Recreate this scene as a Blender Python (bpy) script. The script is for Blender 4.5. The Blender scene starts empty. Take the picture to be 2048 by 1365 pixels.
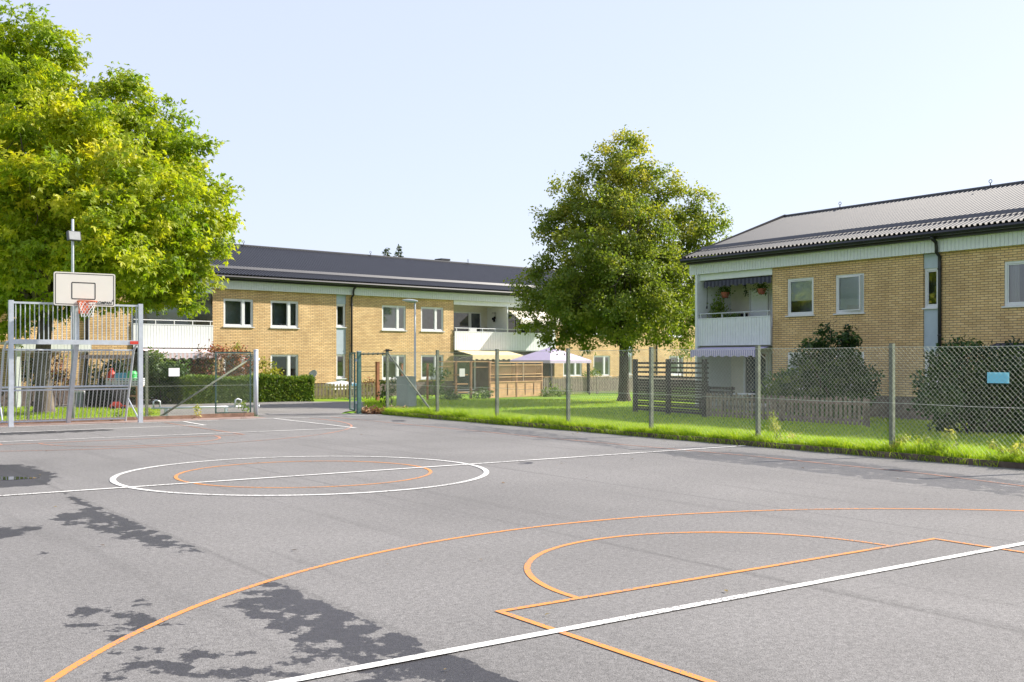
import bpy, bmesh, math, random
import numpy as np
from mathutils import Vector, Matrix
R = math.radians
rnd = random.Random(7)
nr = np.random.default_rng(11)
sc = bpy.context.scene
COL = sc.collection

# ------------------------------------------------------------------ measuring
F, HOR, CH, YAW = 2135.0, 720.3, 1.65, R(35.58)
CS, SN = math.cos(YAW), math.sin(YAW)
def c2w(u, v): return (u*CS + v*SN, -u*SN + v*CS)
def at(px, D):                       # survey point at a bearing and a distance
    return c2w((px-1024)/F*D, D)
def gp(px, py, z=0.0):               # survey point on level z
    return at(px, (CH-z)*F/(py-HOR))
def zz(py, D): return CH + (HOR-py)*D/F
def sstep(a, b, x):
    t = min(1, max(0, (x-a)/(b-a))); return t*t*(3-2*t)
CX0, CX1, CY0, CY1 = -7.0, 15.64, -12.0, 29.72
def gz(x, y):                        # terrain height
    dx = max(CX0-x, 0, x-CX1); dy = max(CY0-y, 0, y-CY1)
    d = math.hypot(dx, dy)
    h0 = 0.07*sstep(28.9, 27.9, y)*(1 if x > CX1-.5 else 0)
    return h0 - (0.3+h0)*sstep(0.4, 6.5, d)

# ------------------------------------------------------------------ materials
MATS = {}
def newmat(name):
    m = bpy.data.materials.new(name); m.use_nodes = True
    nt = m.node_tree; b = nt.nodes['Principled BSDF']
    MATS[name] = m
    return m, nt, b
def N(nt, t, **kw):
    n = nt.nodes.new(t)
    for k, v in kw.items():
        if k.startswith('i_'): n.inputs[k[2:].replace('_', ' ')].default_value = v
        else: setattr(n, k, v)
    return n
def ramp(nt, stops, interp='LINEAR'):
    r = nt.nodes.new('ShaderNodeValToRGB'); r.color_ramp.interpolation = interp
    e = r.color_ramp.elements
    while len(e) < len(stops): e.new(0.5)
    for el, (p, c) in zip(e, stops):
        el.position = p; el.color = (c[0], c[1], c[2], 1)
    return r
def plain(name, col, rough=.6, metal=0, var=.12, scale=6, bump=0, spec=.5, bscale=None, stretch=None):
    m, nt, b = newmat(name); L = nt.links.new
    tc = N(nt, 'ShaderNodeTexCoord'); src = tc.outputs['Object']
    if stretch:
        mp = N(nt, 'ShaderNodeMapping'); mp.inputs['Scale'].default_value = stretch
        L(src, mp.inputs['Vector']); src = mp.outputs['Vector']
    n = N(nt, 'ShaderNodeTexNoise'); n.inputs['Scale'].default_value = scale; n.inputs['Detail'].default_value = 5
    L(src, n.inputs['Vector'])
    r = ramp(nt, [(.3, [c*(1-var) for c in col]), (.7, [min(1, c*(1+var)) for c in col])])
    L(n.outputs['Fac'], r.inputs['Fac']); L(r.outputs['Color'], b.inputs['Base Color'])
    b.inputs['Roughness'].default_value = rough; b.inputs['Metallic'].default_value = metal
    b.inputs['Specular IOR Level'].default_value = spec
    if bump:
        n2 = N(nt, 'ShaderNodeTexNoise'); n2.inputs['Scale'].default_value = bscale or scale*6; n2.inputs['Detail'].default_value = 4
        L(src, n2.inputs['Vector'])
        bp = N(nt, 'ShaderNodeBump'); bp.inputs['Strength'].default_value = bump; bp.inputs['Distance'].default_value = .02
        L(n2.outputs['Fac'], bp.inputs['Height']); L(bp.outputs['Normal'], b.inputs['Normal'])
    return m

def brick_mat(name, c1, c2, cm):
    m, nt, b = newmat(name); L = nt.links.new
    tc = N(nt, 'ShaderNodeTexCoord'); sp = N(nt, 'ShaderNodeSeparateXYZ'); L(tc.outputs['Object'], sp.inputs[0])
    ad = N(nt, 'ShaderNodeMath', operation='ADD'); L(sp.outputs['X'], ad.inputs[0]); L(sp.outputs['Y'], ad.inputs[1])
    cb = N(nt, 'ShaderNodeCombineXYZ'); L(ad.outputs[0], cb.inputs['X']); L(sp.outputs['Z'], cb.inputs['Y'])
    br = N(nt, 'ShaderNodeTexBrick'); L(cb.outputs[0], br.inputs['Vector'])
    br.inputs['Scale'].default_value = 1; br.inputs['Brick Width'].default_value = .262
    br.inputs['Row Height'].default_value = .076; br.inputs['Mortar Size'].default_value = .0115
    br.inputs['Mortar Smooth'].default_value = .15; br.inputs['Bias'].default_value = 0
    br.inputs['Color1'].default_value = (*c1, 1); br.inputs['Color2'].default_value = (*c2, 1); br.inputs['Mortar'].default_value = (*cm, 1)
    n = N(nt, 'ShaderNodeTexNoise'); n.inputs['Scale'].default_value = 1.1; n.inputs['Detail'].default_value = 6
    L(tc.outputs['Object'], n.inputs['Vector'])
    r = ramp(nt, [(.3, (.80, .78, .76)), (.7, (1.12, 1.12, 1.12))]); L(n.outputs['Fac'], r.inputs['Fac'])
    mx = N(nt, 'ShaderNodeMix', data_type='RGBA', blend_type='MULTIPLY'); mx.inputs[0].default_value = 1
    L(br.outputs['Color'], mx.inputs[6]); L(r.outputs['Color'], mx.inputs[7]); L(mx.outputs[2], b.inputs['Base Color'])
    b.inputs['Roughness'].default_value = .8
    bp = N(nt, 'ShaderNodeBump'); bp.invert = True; bp.inputs['Strength'].default_value = .5; bp.inputs['Distance'].default_value = .008
    L(br.outputs['Fac'], bp.inputs['Height']); L(bp.outputs['Normal'], b.inputs['Normal'])
    return m
def leaf_mat(name, stops, trans=.35, rough=.5):
    m, nt, b = newmat(name); L = nt.links.new
    a = N(nt, 'ShaderNodeAttribute', attribute_name='tint')
    r = ramp(nt, stops); L(a.outputs['Fac'], r.inputs['Fac'])
    L(r.outputs['Color'], b.inputs['Base Color']); b.inputs['Roughness'].default_value = rough
    b.inputs['Specular IOR Level'].default_value = .35
    t = N(nt, 'ShaderNodeBsdfTranslucent')
    g = N(nt, 'ShaderNodeMix', data_type='RGBA', blend_type='MULTIPLY'); g.inputs[0].default_value = 1
    L(r.outputs['Color'], g.inputs[6]); g.inputs[7].default_value = (1.5, 1.6, .7, 1)
    L(g.outputs[2], t.inputs['Color'])
    mx = N(nt, 'ShaderNodeMixShader'); mx.inputs[0].default_value = trans
    L(b.outputs[0], mx.inputs[1]); L(t.outputs[0], mx.inputs[2])
    L(mx.outputs[0], nt.nodes['Material Output'].inputs['Surface'])
    return m
def glass_mat(name, tint=(.90, .95, .97)):
    m, nt, b = newmat(name); L = nt.links.new
    nt.nodes.remove(b)
    tr = N(nt, 'ShaderNodeBsdfTransparent'); tr.inputs[0].default_value = (*tint, 1)
    gl = N(nt, 'ShaderNodeBsdfGlossy'); gl.inputs['Roughness'].default_value = .015
    lw = N(nt, 'ShaderNodeFresnel'); lw.inputs['IOR'].default_value = 2.3
    tc = N(nt, 'ShaderNodeTexCoord'); n = N(nt, 'ShaderNodeTexNoise'); n.inputs['Scale'].default_value = 1.3
    L(tc.outputs['Object'], n.inputs['Vector'])
    bp = N(nt, 'ShaderNodeBump'); bp.inputs['Strength'].default_value = .06; bp.inputs['Distance'].default_value = .02
    L(n.outputs['Fac'], bp.inputs['Height']); L(bp.outputs['Normal'], gl.inputs['Normal'])
    mx = N(nt, 'ShaderNodeMixShader'); L(lw.outputs[0], mx.inputs[0]); L(tr.outputs[0], mx.inputs[1]); L(gl.outputs[0], mx.inputs[2])
    L(mx.outputs[0], nt.nodes['Material Output'].inputs['Surface'])
    return m
def stripe_mat(name, ca, cb_, pitch, axis='X', rough=.8, duty=.5):
    m, nt, b = newmat(name); L = nt.links.new
    tc = N(nt, 'ShaderNodeTexCoord'); sp = N(nt, 'ShaderNodeSeparateXYZ'); L(tc.outputs['Object'], sp.inputs[0])
    d = N(nt, 'ShaderNodeMath', operation='DIVIDE'); d.inputs[1].default_value = pitch; L(sp.outputs[axis], d.inputs[0])
    fr = N(nt, 'ShaderNodeMath', operation='FRACT'); L(d.outputs[0], fr.inputs[0])
    gt = N(nt, 'ShaderNodeMath', operation='GREATER_THAN'); gt.inputs[1].default_value = duty; L(fr.outputs[0], gt.inputs[0])
    mx = N(nt, 'ShaderNodeMix', data_type='RGBA'); L(gt.outputs[0], mx.inputs[0])
    mx.inputs[6].default_value = (*ca, 1); mx.inputs[7].default_value = (*cb_, 1)
    L(mx.outputs[2], b.inputs['Base Color']); b.inputs['Roughness'].default_value = rough
    return m

brickL = brick_mat('yellow_brick', (.74, .525, .26), (.61, .405, .18), (.25, .175, .105))
brickR = brickL
white_panel = plain('white_cladding', (.70, .73, .73), .55, var=.04)
white_paint = plain('white_paint', (.68, .69, .70), .45, var=.03)
blue_panel = plain('blue_grey_panel', (.40, .47, .53), .45, var=.04)
roof_metal = plain('dark_roof_sheet', (.014, .013, .018), .45, var=.12, scale=2, spec=.8)
dark_metal = plain('dark_gutter', (.018, .018, .024), .4, var=.1)
plinth_m = plain('plinth_render', (.15, .115, .10), .9, var=.3, bump=.3)
concrete = plain('plinth_concrete', (.30, .29, .27), .9, bump=.3)
galv = plain('galvanised_steel', (.54, .57, .61), .45, metal=.35, var=.10, scale=9)
wire_m = plain('wire', (.46, .50, .43), .6, metal=.6, var=.08)
green_post = plain('green_post', (.155, .17, .12), .7, var=.3, scale=9)
green_steel = plain('green_steel', (.07, .15, .13), .55, var=.25, scale=9)
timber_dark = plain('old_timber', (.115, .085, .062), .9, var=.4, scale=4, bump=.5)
timber_brown = plain('brown_timber', (.30, .165, .09), .8, var=.3, scale=5, bump=.4, stretch=(1, 1, .3))
timber_grey = plain('weathered_wood', (.25, .215, .175), .9, var=.3, scale=6, bump=.4)
timber_pale = plain('pale_picket_wood', (.42, .33, .17), .85, var=.2, scale=6, bump=.3)  # pale wood of the picket fence and the ladder
timber_red = plain('red_brown_wood', (.32, .13, .06), .8, var=.25, scale=5)
timber_honey = plain('honey_wood', (.50, .30, .15), .75, var=.2, scale=4)
black_wood = plain('dark_stained_wood', (.045, .038, .038), .85, var=.35, scale=5, bump=.3)
bark = plain('bark', (.13, .105, .085), .95, var=.45, scale=5, bump=1.0, bscale=16, stretch=(1, 1, .25))
bark_dark = plain('dark_bark', (.075, .06, .048), .95, var=.4, scale=5, bump=1.0, bscale=16, stretch=(1, 1, .25))
black_pl = plain('black_plastic', (.012, .012, .014), .85, spec=.15)
dark_room = plain('room_paint', (.42, .47, .50), .9)
grey_cab = plain('grey_cabinet', (.30, .33, .35), .5, var=.05)
soil = plain('soil', (.16, .085, .05), .95, var=.4, scale=9, bump=.6)
cream_wall = plain('cream_wall', (.66, .63, .53), .8, var=.05)
terra = plain('terracotta', (.42, .13, .09), .7)
glass = glass_mat('window_glass')
orange_steel = plain('orange_steel', (.62, .14, .05), .5)
net_w = plain('net_cord', (.75, .75, .73), .8)
board_m = plain('board_laminate', (.70, .66, .59), .4, var=.02, scale=3)
black_line = plain('black_print', (.02, .02, .02), .5)
blind_reflection_m = plain('pale_blind_and_reflection', (.86, .89, .91), .7, var=.03)  # window blinds, and the reflection painted on balcony panes
lattice_w = .02
curtain_m = plain('curtain', (.52, .52, .48), .9, var=.08, scale=9, stretch=(6, 6, .4))
lilac = stripe_mat('lilac_stripe', (.62, .56, .70), (.30, .27, .48), .11)
yellow_aw = plain('yellow_awning', (.78, .65, .38), .8, var=.06)
navy = stripe_mat('navy_stripe', (.025, .025, .045), (.075, .075, .11), .2)
pinkwhite = stripe_mat('pink_white_stripe', (.62, .46, .46), (.60, .58, .66), .2)
beige_aw = plain('beige_awning', (.68, .62, .54), .8)
purple_can = plain('lilac_canopy', (.55, .47, .66), .8, var=.05)
red_pl = plain('red_plastic', (.60, .05, .03), .45)
blue_pl = plain('blue_plastic', (.10, .38, .62), .5)
green_pl = plain('green_plastic', (.06, .50, .13), .45)
cyan_sign = plain('cyan_sign', (.20, .62, .74), .5, var=.04)
paper = plain('paper', (.80, .80, .80), .7, var=.02)
red_print = plain('red_print', (.45, .10, .08), .7)
lamp_grey = plain('lamp_grey', (.42, .46, .48), .4, var=.05)
lamp_glass = plain('lamp_glass', (.30, .31, .31), .3)

maple_leaf = leaf_mat('maple_leaves', [(0, (.10, .19, .014)), (.35, (.25, .32, .018)), (.7, (.47, .46, .025)), (1, (.58, .46, .04))], .48)
linden_leaf = leaf_mat('linden_leaves', [(0, (.082, .145, .022)), (.45, (.21, .25, .036)), (.8, (.44, .39, .06)), (1, (.54, .41, .08))], .42)
hedge_leaf = leaf_mat('hedge_leaves', [(0, (.06, .12, .018)), (.6, (.15, .23, .03)), (1, (.28, .31, .05))], .3)
dark_leaf = leaf_mat('dark_leaves', [(0, (.014, .034, .010)), (.6, (.032, .072, .018)), (1, (.075, .12, .03))], .22)
bush_leaf = leaf_mat('bush_leaves', [(0, (.03, .07, .016)), (.6, (.08, .145, .03)), (1, (.16, .22, .05))], .28)
red_leaf = leaf_mat('red_leaves', [(0, (.08, .06, .03)), (.5, (.22, .12, .06)), (.8, (.42, .11, .10)), (1, (.24, .32, .05))], .3)
yell_leaf = leaf_mat('yellow_leaves', [(0, (.11, .16, .02)), (.6, (.25, .27, .04)), (1, (.44, .38, .07))], .35)
weed_leaf = leaf_mat('weed_leaves', [(0, (.13, .21, .03)), (.6, (.32, .35, .06)), (1, (.60, .52, .16))], .4)
grass_blade = leaf_mat('grass_blades', [(0, (.13, .24, .016)), (.55, (.30, .41, .026)), (1, (.52, .54, .07))], .45)
pine_leaf = leaf_mat('needle_leaves', [(0, (.03, .06, .02)), (1, (.09, .12, .035))], .15)

def ground_mat():
    m, nt, b = newmat('lawn_ground'); L = nt.links.new
    tc = N(nt, 'ShaderNodeTexCoord')
    n = N(nt, 'ShaderNodeTexNoise'); n.inputs['Scale'].default_value = 14; n.inputs['Detail'].default_value = 8; L(tc.outputs['Object'], n.inputs['Vector'])
    n2 = N(nt, 'ShaderNodeTexNoise'); n2.inputs['Scale'].default_value = .5; n2.inputs['Detail'].default_value = 4; L(tc.outputs['Object'], n2.inputs['Vector'])
    mx = N(nt, 'ShaderNodeMath', operation='ADD'); L(n.outputs['Fac'], mx.inputs[0]); L(n2.outputs['Fac'], mx.inputs[1])
    r = ramp(nt, [(.40, (.075, .17, .012)), (.52, (.16, .29, .016)), (.62, (.27, .36, .026))])
    h = N(nt, 'ShaderNodeMath', operation='MULTIPLY'); h.inputs[1].default_value = .5; L(mx.outputs[0], h.inputs[0])
    L(h.outputs[0], r.inputs['Fac']); L(r.outputs['Color'], b.inputs['Base Color']); b.inputs['Roughness'].default_value = .9
    b.inputs['Specular IOR Level'].default_value = .2
    return m
def asphalt_mat(name, base, wet=True):
    m, nt, b = newmat(name); L = nt.links.new
    tc = N(nt, 'ShaderNodeTexCoord'); v = tc.outputs['Object']
    big = N(nt, 'ShaderNodeTexNoise'); big.inputs['Scale'].default_value = .35; big.inputs['Detail'].default_value = 6; L(v, big.inputs['Vector'])
    rb = ramp(nt, [(.3, [c*.86 for c in base]), (.7, [c*1.10 for c in base])]); L(big.outputs['Fac'], rb.inputs['Fac'])
    vo = N(nt, 'ShaderNodeTexVoronoi'); vo.inputs['Scale'].default_value = 165; L(v, vo.inputs['Vector'])
    rv = ramp(nt, [(0, (.62,)*3), (.45, (1.0,)*3), (1, (1.32,)*3)])
    sv = N(nt, 'ShaderNodeSeparateColor'); L(vo.outputs['Color'], sv.inputs[0]); L(sv.outputs[0], rv.inputs['Fac'])
    mu = N(nt, 'ShaderNodeMix', data_type='RGBA', blend_type='MULTIPLY'); mu.inputs[0].default_value = 1
    L(rb.outputs['Color'], mu.inputs[6]); L(rv.outputs['Color'], mu.inputs[7])
    mid = N(nt, 'ShaderNodeTexNoise'); mid.inputs['Scale'].default_value = 22; mid.inputs['Detail'].default_value = 5; L(v, mid.inputs['Vector'])
    rm = ramp(nt, [(.32, (.84,)*3), (.68, (1.12,)*3)]); L(mid.outputs['Fac'], rm.inputs['Fac'])
    m2 = N(nt, 'ShaderNodeMix', data_type='RGBA', blend_type='MULTIPLY'); m2.inputs[0].default_value = 1
    L(mu.outputs[2], m2.inputs[6]); L(rm.outputs['Color'], m2.inputs[7])
    # long faint paving joints and scuffs
    mp = N(nt, 'ShaderNodeMapping'); mp.inputs['Scale'].default_value = (2.6, .12, 1); L(v, mp.inputs['Vector'])
    jn = N(nt, 'ShaderNodeTexNoise'); jn.inputs['Scale'].default_value = 1.2; jn.inputs['Detail'].default_value = 5; L(mp.outputs[0], jn.inputs['Vector'])
    rj = ramp(nt, [(.34, (.80,)*3), (.42, (1,)*3), (1, (1.0,)*3)]); L(jn.outputs['Fac'], rj.inputs['Fac'])
    m3 = N(nt, 'ShaderNodeMix', data_type='RGBA', blend_type='MULTIPLY'); m3.inputs[0].default_value = .5
    L(m2.outputs[2], m3.inputs[6]); L(rj.outputs['Color'], m3.inputs[7])
    out = m3.outputs[2]
    if wet:
        sx = N(nt, 'ShaderNodeSeparateXYZ'); L(v, sx.inputs[0])
        wob = N(nt, 'ShaderNodeMath', operation='MULTIPLY_ADD'); wob.inputs[1].default_value = .10; L(mid.outputs['Fac'], wob.inputs[0]); L(sx.outputs['X'], wob.inputs[2])
        sh = N(nt, 'ShaderNodeMath', operation='SUBTRACT'); sh.inputs[1].default_value = 3.27; L(wob.outputs[0], sh.inputs[0])
        dv = N(nt, 'ShaderNodeMath', operation='DIVIDE'); dv.inputs[1].default_value = 3.06; L(sh.outputs[0], dv.inputs[0])
        rd = N(nt, 'ShaderNodeMath', operation='ROUND'); L(dv.outputs[0], rd.inputs[0])
        df = N(nt, 'ShaderNodeMath', operation='SUBTRACT'); L(dv.outputs[0], df.inputs[0]); L(rd.outputs[0], df.inputs[1])
        ab = N(nt, 'ShaderNodeMath', operation='ABSOLUTE'); L(df.outputs[0], ab.inputs[0])
        rs = ramp(nt, [(0, (.66,)*3), (.006, (.72,)*3), (.014, (1,)*3)]); L(ab.outputs[0], rs.inputs['Fac'])
        ms = N(nt, 'ShaderNodeMix', data_type='RGBA', blend_type='MULTIPLY'); L(big.outputs['Fac'], ms.inputs[0]); L(out, ms.inputs[6]); L(rs.outputs['Color'], ms.inputs[7])
        out = ms.outputs[2]
    b.inputs['Roughness'].default_value = .85
    b.inputs['Specular IOR Level'].default_value = .35
    if wet:
        a = N(nt, 'ShaderNodeAttribute', attribute_name='wet')
        mw = N(nt, 'ShaderNodeMapping'); mw.inputs['Scale'].default_value = (1.15, 1.0, 1); mw.inputs['Rotation'].default_value = (0, 0, R(20))
        L(v, mw.inputs['Vector'])
        wn = N(nt, 'ShaderNodeTexNoise'); wn.inputs['Scale'].default_value = 4.0; wn.inputs['Detail'].default_value = 7; wn.inputs['Roughness'].default_value = .62; L(mw.outputs[0], wn.inputs['Vector'])
        s1 = N(nt, 'ShaderNodeMath', operation='SUBTRACT'); s1.inputs[1].default_value = .5; L(wn.outputs['Fac'], s1.inputs[0])
        s2 = N(nt, 'ShaderNodeMath', operation='MULTIPLY_ADD'); s2.inputs[1].default_value = 3.0; L(s1.outputs[0], s2.inputs[0]); L(a.outputs['Fac'], s2.inputs[2])
        rw = ramp(nt, [(.46, (0, 0, 0)), (.57, (1, 1, 1))]); L(s2.outputs[0], rw.inputs['Fac'])
        gt = N(nt, 'ShaderNodeMath', operation='GREATER_THAN'); gt.inputs[1].default_value = .02; L(a.outputs['Fac'], gt.inputs[0])
        wf = N(nt, 'ShaderNodeMath', operation='MULTIPLY'); L(rw.outputs['Color'], wf.inputs[0]); L(gt.outputs[0], wf.inputs[1])
        da = N(nt, 'ShaderNodeAttribute', attribute_name='damp'); dw = N(nt, 'ShaderNodeMath', operation='MULTIPLY'); L(wf.outputs[0], dw.inputs[0]); L(da.outputs['Fac'], dw.inputs[1])
        mm = N(nt, 'ShaderNodeMix', data_type='RGBA', blend_type='MULTIPLY'); L(dw.outputs[0], mm.inputs[0]); L(out, mm.inputs[6]); mm.inputs[7].default_value = (.27, .27, .30, 1)
        out = mm.outputs[2]
        mr = N(nt, 'ShaderNodeMapRange'); mr.inputs['To Min'].default_value = .85; mr.inputs['To Max'].default_value = .55; L(wf.outputs[0], mr.inputs['Value']); L(mr.outputs[0], b.inputs['Roughness'])
    L(out, b.inputs['Base Color'])
    bp = N(nt, 'ShaderNodeBump'); bp.inputs['Strength'].default_value = .35; bp.inputs['Distance'].default_value = .006
    L(vo.outputs['Distance'], bp.inputs['Height']); L(bp.outputs['Normal'], b.inputs['Normal'])
    return m
def line_mat(name, col, wear):
    m, nt, b = newmat(name); L = nt.links.new
    tc = N(nt, 'ShaderNodeTexCoord')
    n = N(nt, 'ShaderNodeTexNoise'); n.inputs['Scale'].default_value = 55; n.inputs['Detail'].default_value = 6; L(tc.outputs['Object'], n.inputs['Vector'])
    n2 = N(nt, 'ShaderNodeTexNoise'); n2.inputs['Scale'].default_value = .9; L(tc.outputs['Object'], n2.inputs['Vector'])
    ad = N(nt, 'ShaderNodeMath', operation='MULTIPLY_ADD'); ad.inputs[1].default_value = .35; L(n2.outputs['Fac'], ad.inputs[0]); L(n.outputs['Fac'], ad.inputs[2])
    r = ramp(nt, [(wear-.04, (.17, .16, .155)), (wear+.05, col)]); L(ad.outputs[0], r.inputs['Fac']); L(r.outputs['Color'], b.inputs['Base Color'])
    b.inputs['Roughness'].default_value = .7
    return m
lawn_m = ground_mat()
court_m = asphalt_mat('court_asphalt', (.186, .179, .174))
path_m = asphalt_mat('path_asphalt', (.215, .205, .198), False)
white_line = line_mat('white_line_paint', (.72, .71, .68), .60)
orange_line = line_mat('orange_line_paint', (.66, .25, .05), .60)
pink_line = line_mat('faded_orange_paint', (.52, .22, .12), .65)

# ------------------------------------------------------------------ builders
def tag(o, label=None, cat=None, group=None, kind=None):
    if label: o['label'] = label
    if cat: o['category'] = cat
    if group: o['group'] = group
    if kind: o['kind'] = kind
    return o
def thing(name, label, cat, loc=(0, 0, 0), rz=0, group=None):
    o = bpy.data.objects.new(name, None); COL.objects.link(o)
    o.empty_display_size = .2
    o.location = loc; o.rotation_euler = (0, 0, rz)
    return tag(o, label, cat, group)
class MB:
    def __init__(s): s.v = []; s.f = []; s.M = None
    def add(s, vs, fs):
        b = len(s.v)
        if s.M is not None: vs = [tuple(s.M @ Vector(p)) for p in vs]
        s.v += [tuple(p) for p in vs]; s.f += [tuple(i+b for i in f) for f in fs]; return s
    def box(s, x0, x1, y0, y1, z0, z1):
        return s.add([(x0,y0,z0),(x1,y0,z0),(x1,y1,z0),(x0,y1,z0),(x0,y0,z1),(x1,y0,z1),(x1,y1,z1),(x0,y1,z1)],
                     [(0,3,2,1),(4,5,6,7),(0,1,5,4),(1,2,6,5),(2,3,7,6),(3,0,4,7)])
    def quad(s, a, b, c, d): return s.add([a, b, c, d], [(0, 1, 2, 3)])
    def tube(s, pts, r, n=8, cap=True):
        pts = [Vector(p) for p in pts]; rs = r if isinstance(r, (list, tuple)) else [r]*len(pts)
        vs = []; fs = []; prev = None
        for i, p in enumerate(pts):
            d = (pts[min(i+1, len(pts)-1)] - pts[max(i-1, 0)]).normalized()
            if prev is None:
                a = Vector((0, 0, 1)) if abs(d.z) < .9 else Vector((1, 0, 0))
                x = d.cross(a).normalized()
            else:
                x = (prev - d*prev.dot(d)).normalized()
            prev = x; y = d.cross(x)
            for k in range(n):
                t = 2*math.pi*k/n + math.pi/n
                vs.append(p + (x*math.cos(t) + y*math.sin(t))*rs[i])
        for i in range(len(pts)-1):
            for k in range(n):
                a = i*n+k; b = i*n+(k+1) % n
                fs.append((a, b, b+n, a+n))
        if cap:
            fs.append(tuple(range(n-1, -1, -1))); fs.append(tuple((len(pts)-1)*n+k for k in range(n)))
        return s.add(vs, fs)
    def bar(s, a, b, w, h=None):          # rectangular bar from a to b
        h = h or w; a = Vector(a); b = Vector(b); d = (b-a).normalized()
        up = Vector((0, 0, 1)) if abs(d.z) < .95 else Vector((0, 1, 0))
        x = d.cross(up).normalized(); y = x.cross(d)
        vs = [p + x*sx*w/2 + y*sy*h/2 for p in (a, b) for sx, sy in ((-1,-1),(1,-1),(1,1),(-1,1))]
        return s.add(vs, [(3,2,1,0),(4,5,6,7),(0,1,5,4),(1,2,6,5),(2,3,7,6),(3,0,4,7)])
    def lathe(s, prof, n=16, c=(0, 0, 0)):
        vs = []; fs = []
        for r, z in prof:
            for k in range(n):
                t = 2*math.pi*k/n; vs.append((c[0]+r*math.cos(t), c[1]+r*math.sin(t), c[2]+z))
        for i in range(len(prof)-1):
            for k in range(n):
                a = i*n+k; b = i*n+(k+1) % n; fs.append((a, b, b+n, a+n))
        return s.add(vs, fs)
    def prism(s, poly, z0, z1):
        n = len(poly)
        vs = [(x, y, z0) for x, y in poly]+[(x, y, z1) for x, y in poly]
        return s.add(vs, [tuple(range(n-1, -1, -1)), tuple(range(n, 2*n))]+[(i, (i+1) % n, (i+1) % n+n, i+n) for i in range(n)])
    def build(s, name, m, parent=None, smooth=False):
        me = bpy.data.meshes.new(name); me.from_pydata(s.v, [], s.f); me.materials.append(m)
        if smooth:
            me.polygons.foreach_set('use_smooth', [True]*len(me.polygons))
        me.validate(); me.update()
        o = bpy.data.objects.new(name, me); COL.objects.link(o)
        if parent: o.parent = parent
        return o
def fastmesh(name, verts, faces, m, parent=None, tint=None, smooth=False):
    """verts (n,3) float array, faces (k,4) int array"""
    me = bpy.data.meshes.new(name)
    verts = np.asarray(verts, np.float32); faces = np.asarray(faces, np.int32)
    k, c = faces.shape
    me.vertices.add(len(verts)); me.vertices.foreach_set('co', verts.ravel())
    me.loops.add(k*c); me.loops.foreach_set('vertex_index', faces.ravel())
    me.polygons.add(k); me.polygons.foreach_set('loop_start', np.arange(0, k*c, c, dtype=np.int32))
    me.polygons.foreach_set('loop_total', np.full(k, c, np.int32))
    if smooth: me.polygons.foreach_set('use_smooth', np.ones(k, bool))
    if tint is not None:
        at_ = me.attributes.new('tint', 'FLOAT', 'POINT'); at_.data.foreach_set('value', np.asarray(tint, np.float32))
    me.materials.append(m); me.update(calc_edges=True)
    o = bpy.data.objects.new(name, me); COL.objects.link(o)
    if parent: o.parent = parent
    return o
def unit(a): return a/np.maximum(np.linalg.norm(a, axis=1, keepdims=True), 1e-6)
def leaf_mesh(name, P, tipdir, nrm, size, tint, m, parent=None, wid=.62, fold=.18):
    """one folded diamond (two faces) per leaf"""
    n = len(P); t = unit(tipdir); s_ = unit(np.cross(t, nrm)); nn = np.cross(s_, t)
    L = size[:, None]
    base = P; tip = P+t*L; mid = P+t*L*.42
    l = mid - s_*L*wid*.5 + nn*L*fold; r = mid + s_*L*wid*.5 + nn*L*fold
    V = np.stack([base, l, tip, r], 1).reshape(-1, 3)
    i = np.arange(n)*4
    Fc = np.concatenate([np.stack([i, i+2, i+1], 1), np.stack([i, i+3, i+2], 1)])
    return fastmesh(name, V, Fc, m, parent, np.repeat(tint, 4))
def lobed_mesh(name, P, tipdir, nrm, size, tint, m, parent=None):
    """three pointed lobes fanned from the stalk, like a maple leaf"""
    t = unit(tipdir); s_ = unit(np.cross(t, nrm)); 
    Ps = []; Ts = []; Ss = []
    for a, k in ((0, 1.0), (.95, .80), (-.95, .80)):
        Ps.append(P); Ts.append(t*math.cos(a)+s_*math.sin(a)); Ss.append(size*k)
    return leaf_mesh(name, np.concatenate(Ps), np.concatenate(Ts), np.concatenate([nrm]*3), np.concatenate(Ss), np.concatenate([tint]*3), m, parent, .42, .06)
def clumps(blobs, per_area, nleaf, spread, lsize, droop=.5, tintfn=None, shell=(.6, 1.0), flat=.75):
    """leaf arrays for a list of blobs (x,y,z,r)"""
    Ps = []; Ts = []; Ns = []; Ss = []; Tn = []; C = []
    for (x, y, z, r) in blobs:
        nc = max(3, int(per_area*r*r*4))
        d = unit(nr.normal(size=(nc, 3)))
        rad = r*nr.uniform(shell[0], shell[1], (nc, 1))
        cc = np.array([x, y, z])+d*rad*np.array([1, 1, .92])
        C.append(cc)
        base_t = nr.uniform(.0, 1, nc)
        for j in range(nc):
            k = int(nleaf*nr.uniform(.6, 1.3))
            off = nr.normal(size=(k, 3))*spread*np.array([1, 1, flat])
            P = cc[j]+off
            Ps.append(P)
            out = d[j]*.8+nr.normal(size=(k, 3))*.7
            tip = out.copy(); tip[:, 2] -= droop
            Ts.append(tip)
            nm = d[j]*.6+np.array([0, 0, .7])+nr.normal(size=(k, 3))*.55
            Ns.append(nm); Ss.append(lsize*nr.uniform(.6, 1.25, k))
            t0 = base_t[j] if tintfn is None else tintfn(cc[j], base_t[j])
            Tn.append(np.clip(t0+nr.normal(0, .07, k), 0, 1))
    return np.concatenate(Ps), np.concatenate(Ts), np.concatenate(Ns), np.concatenate(Ss), np.concatenate(Tn), np.concatenate(C)
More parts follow.
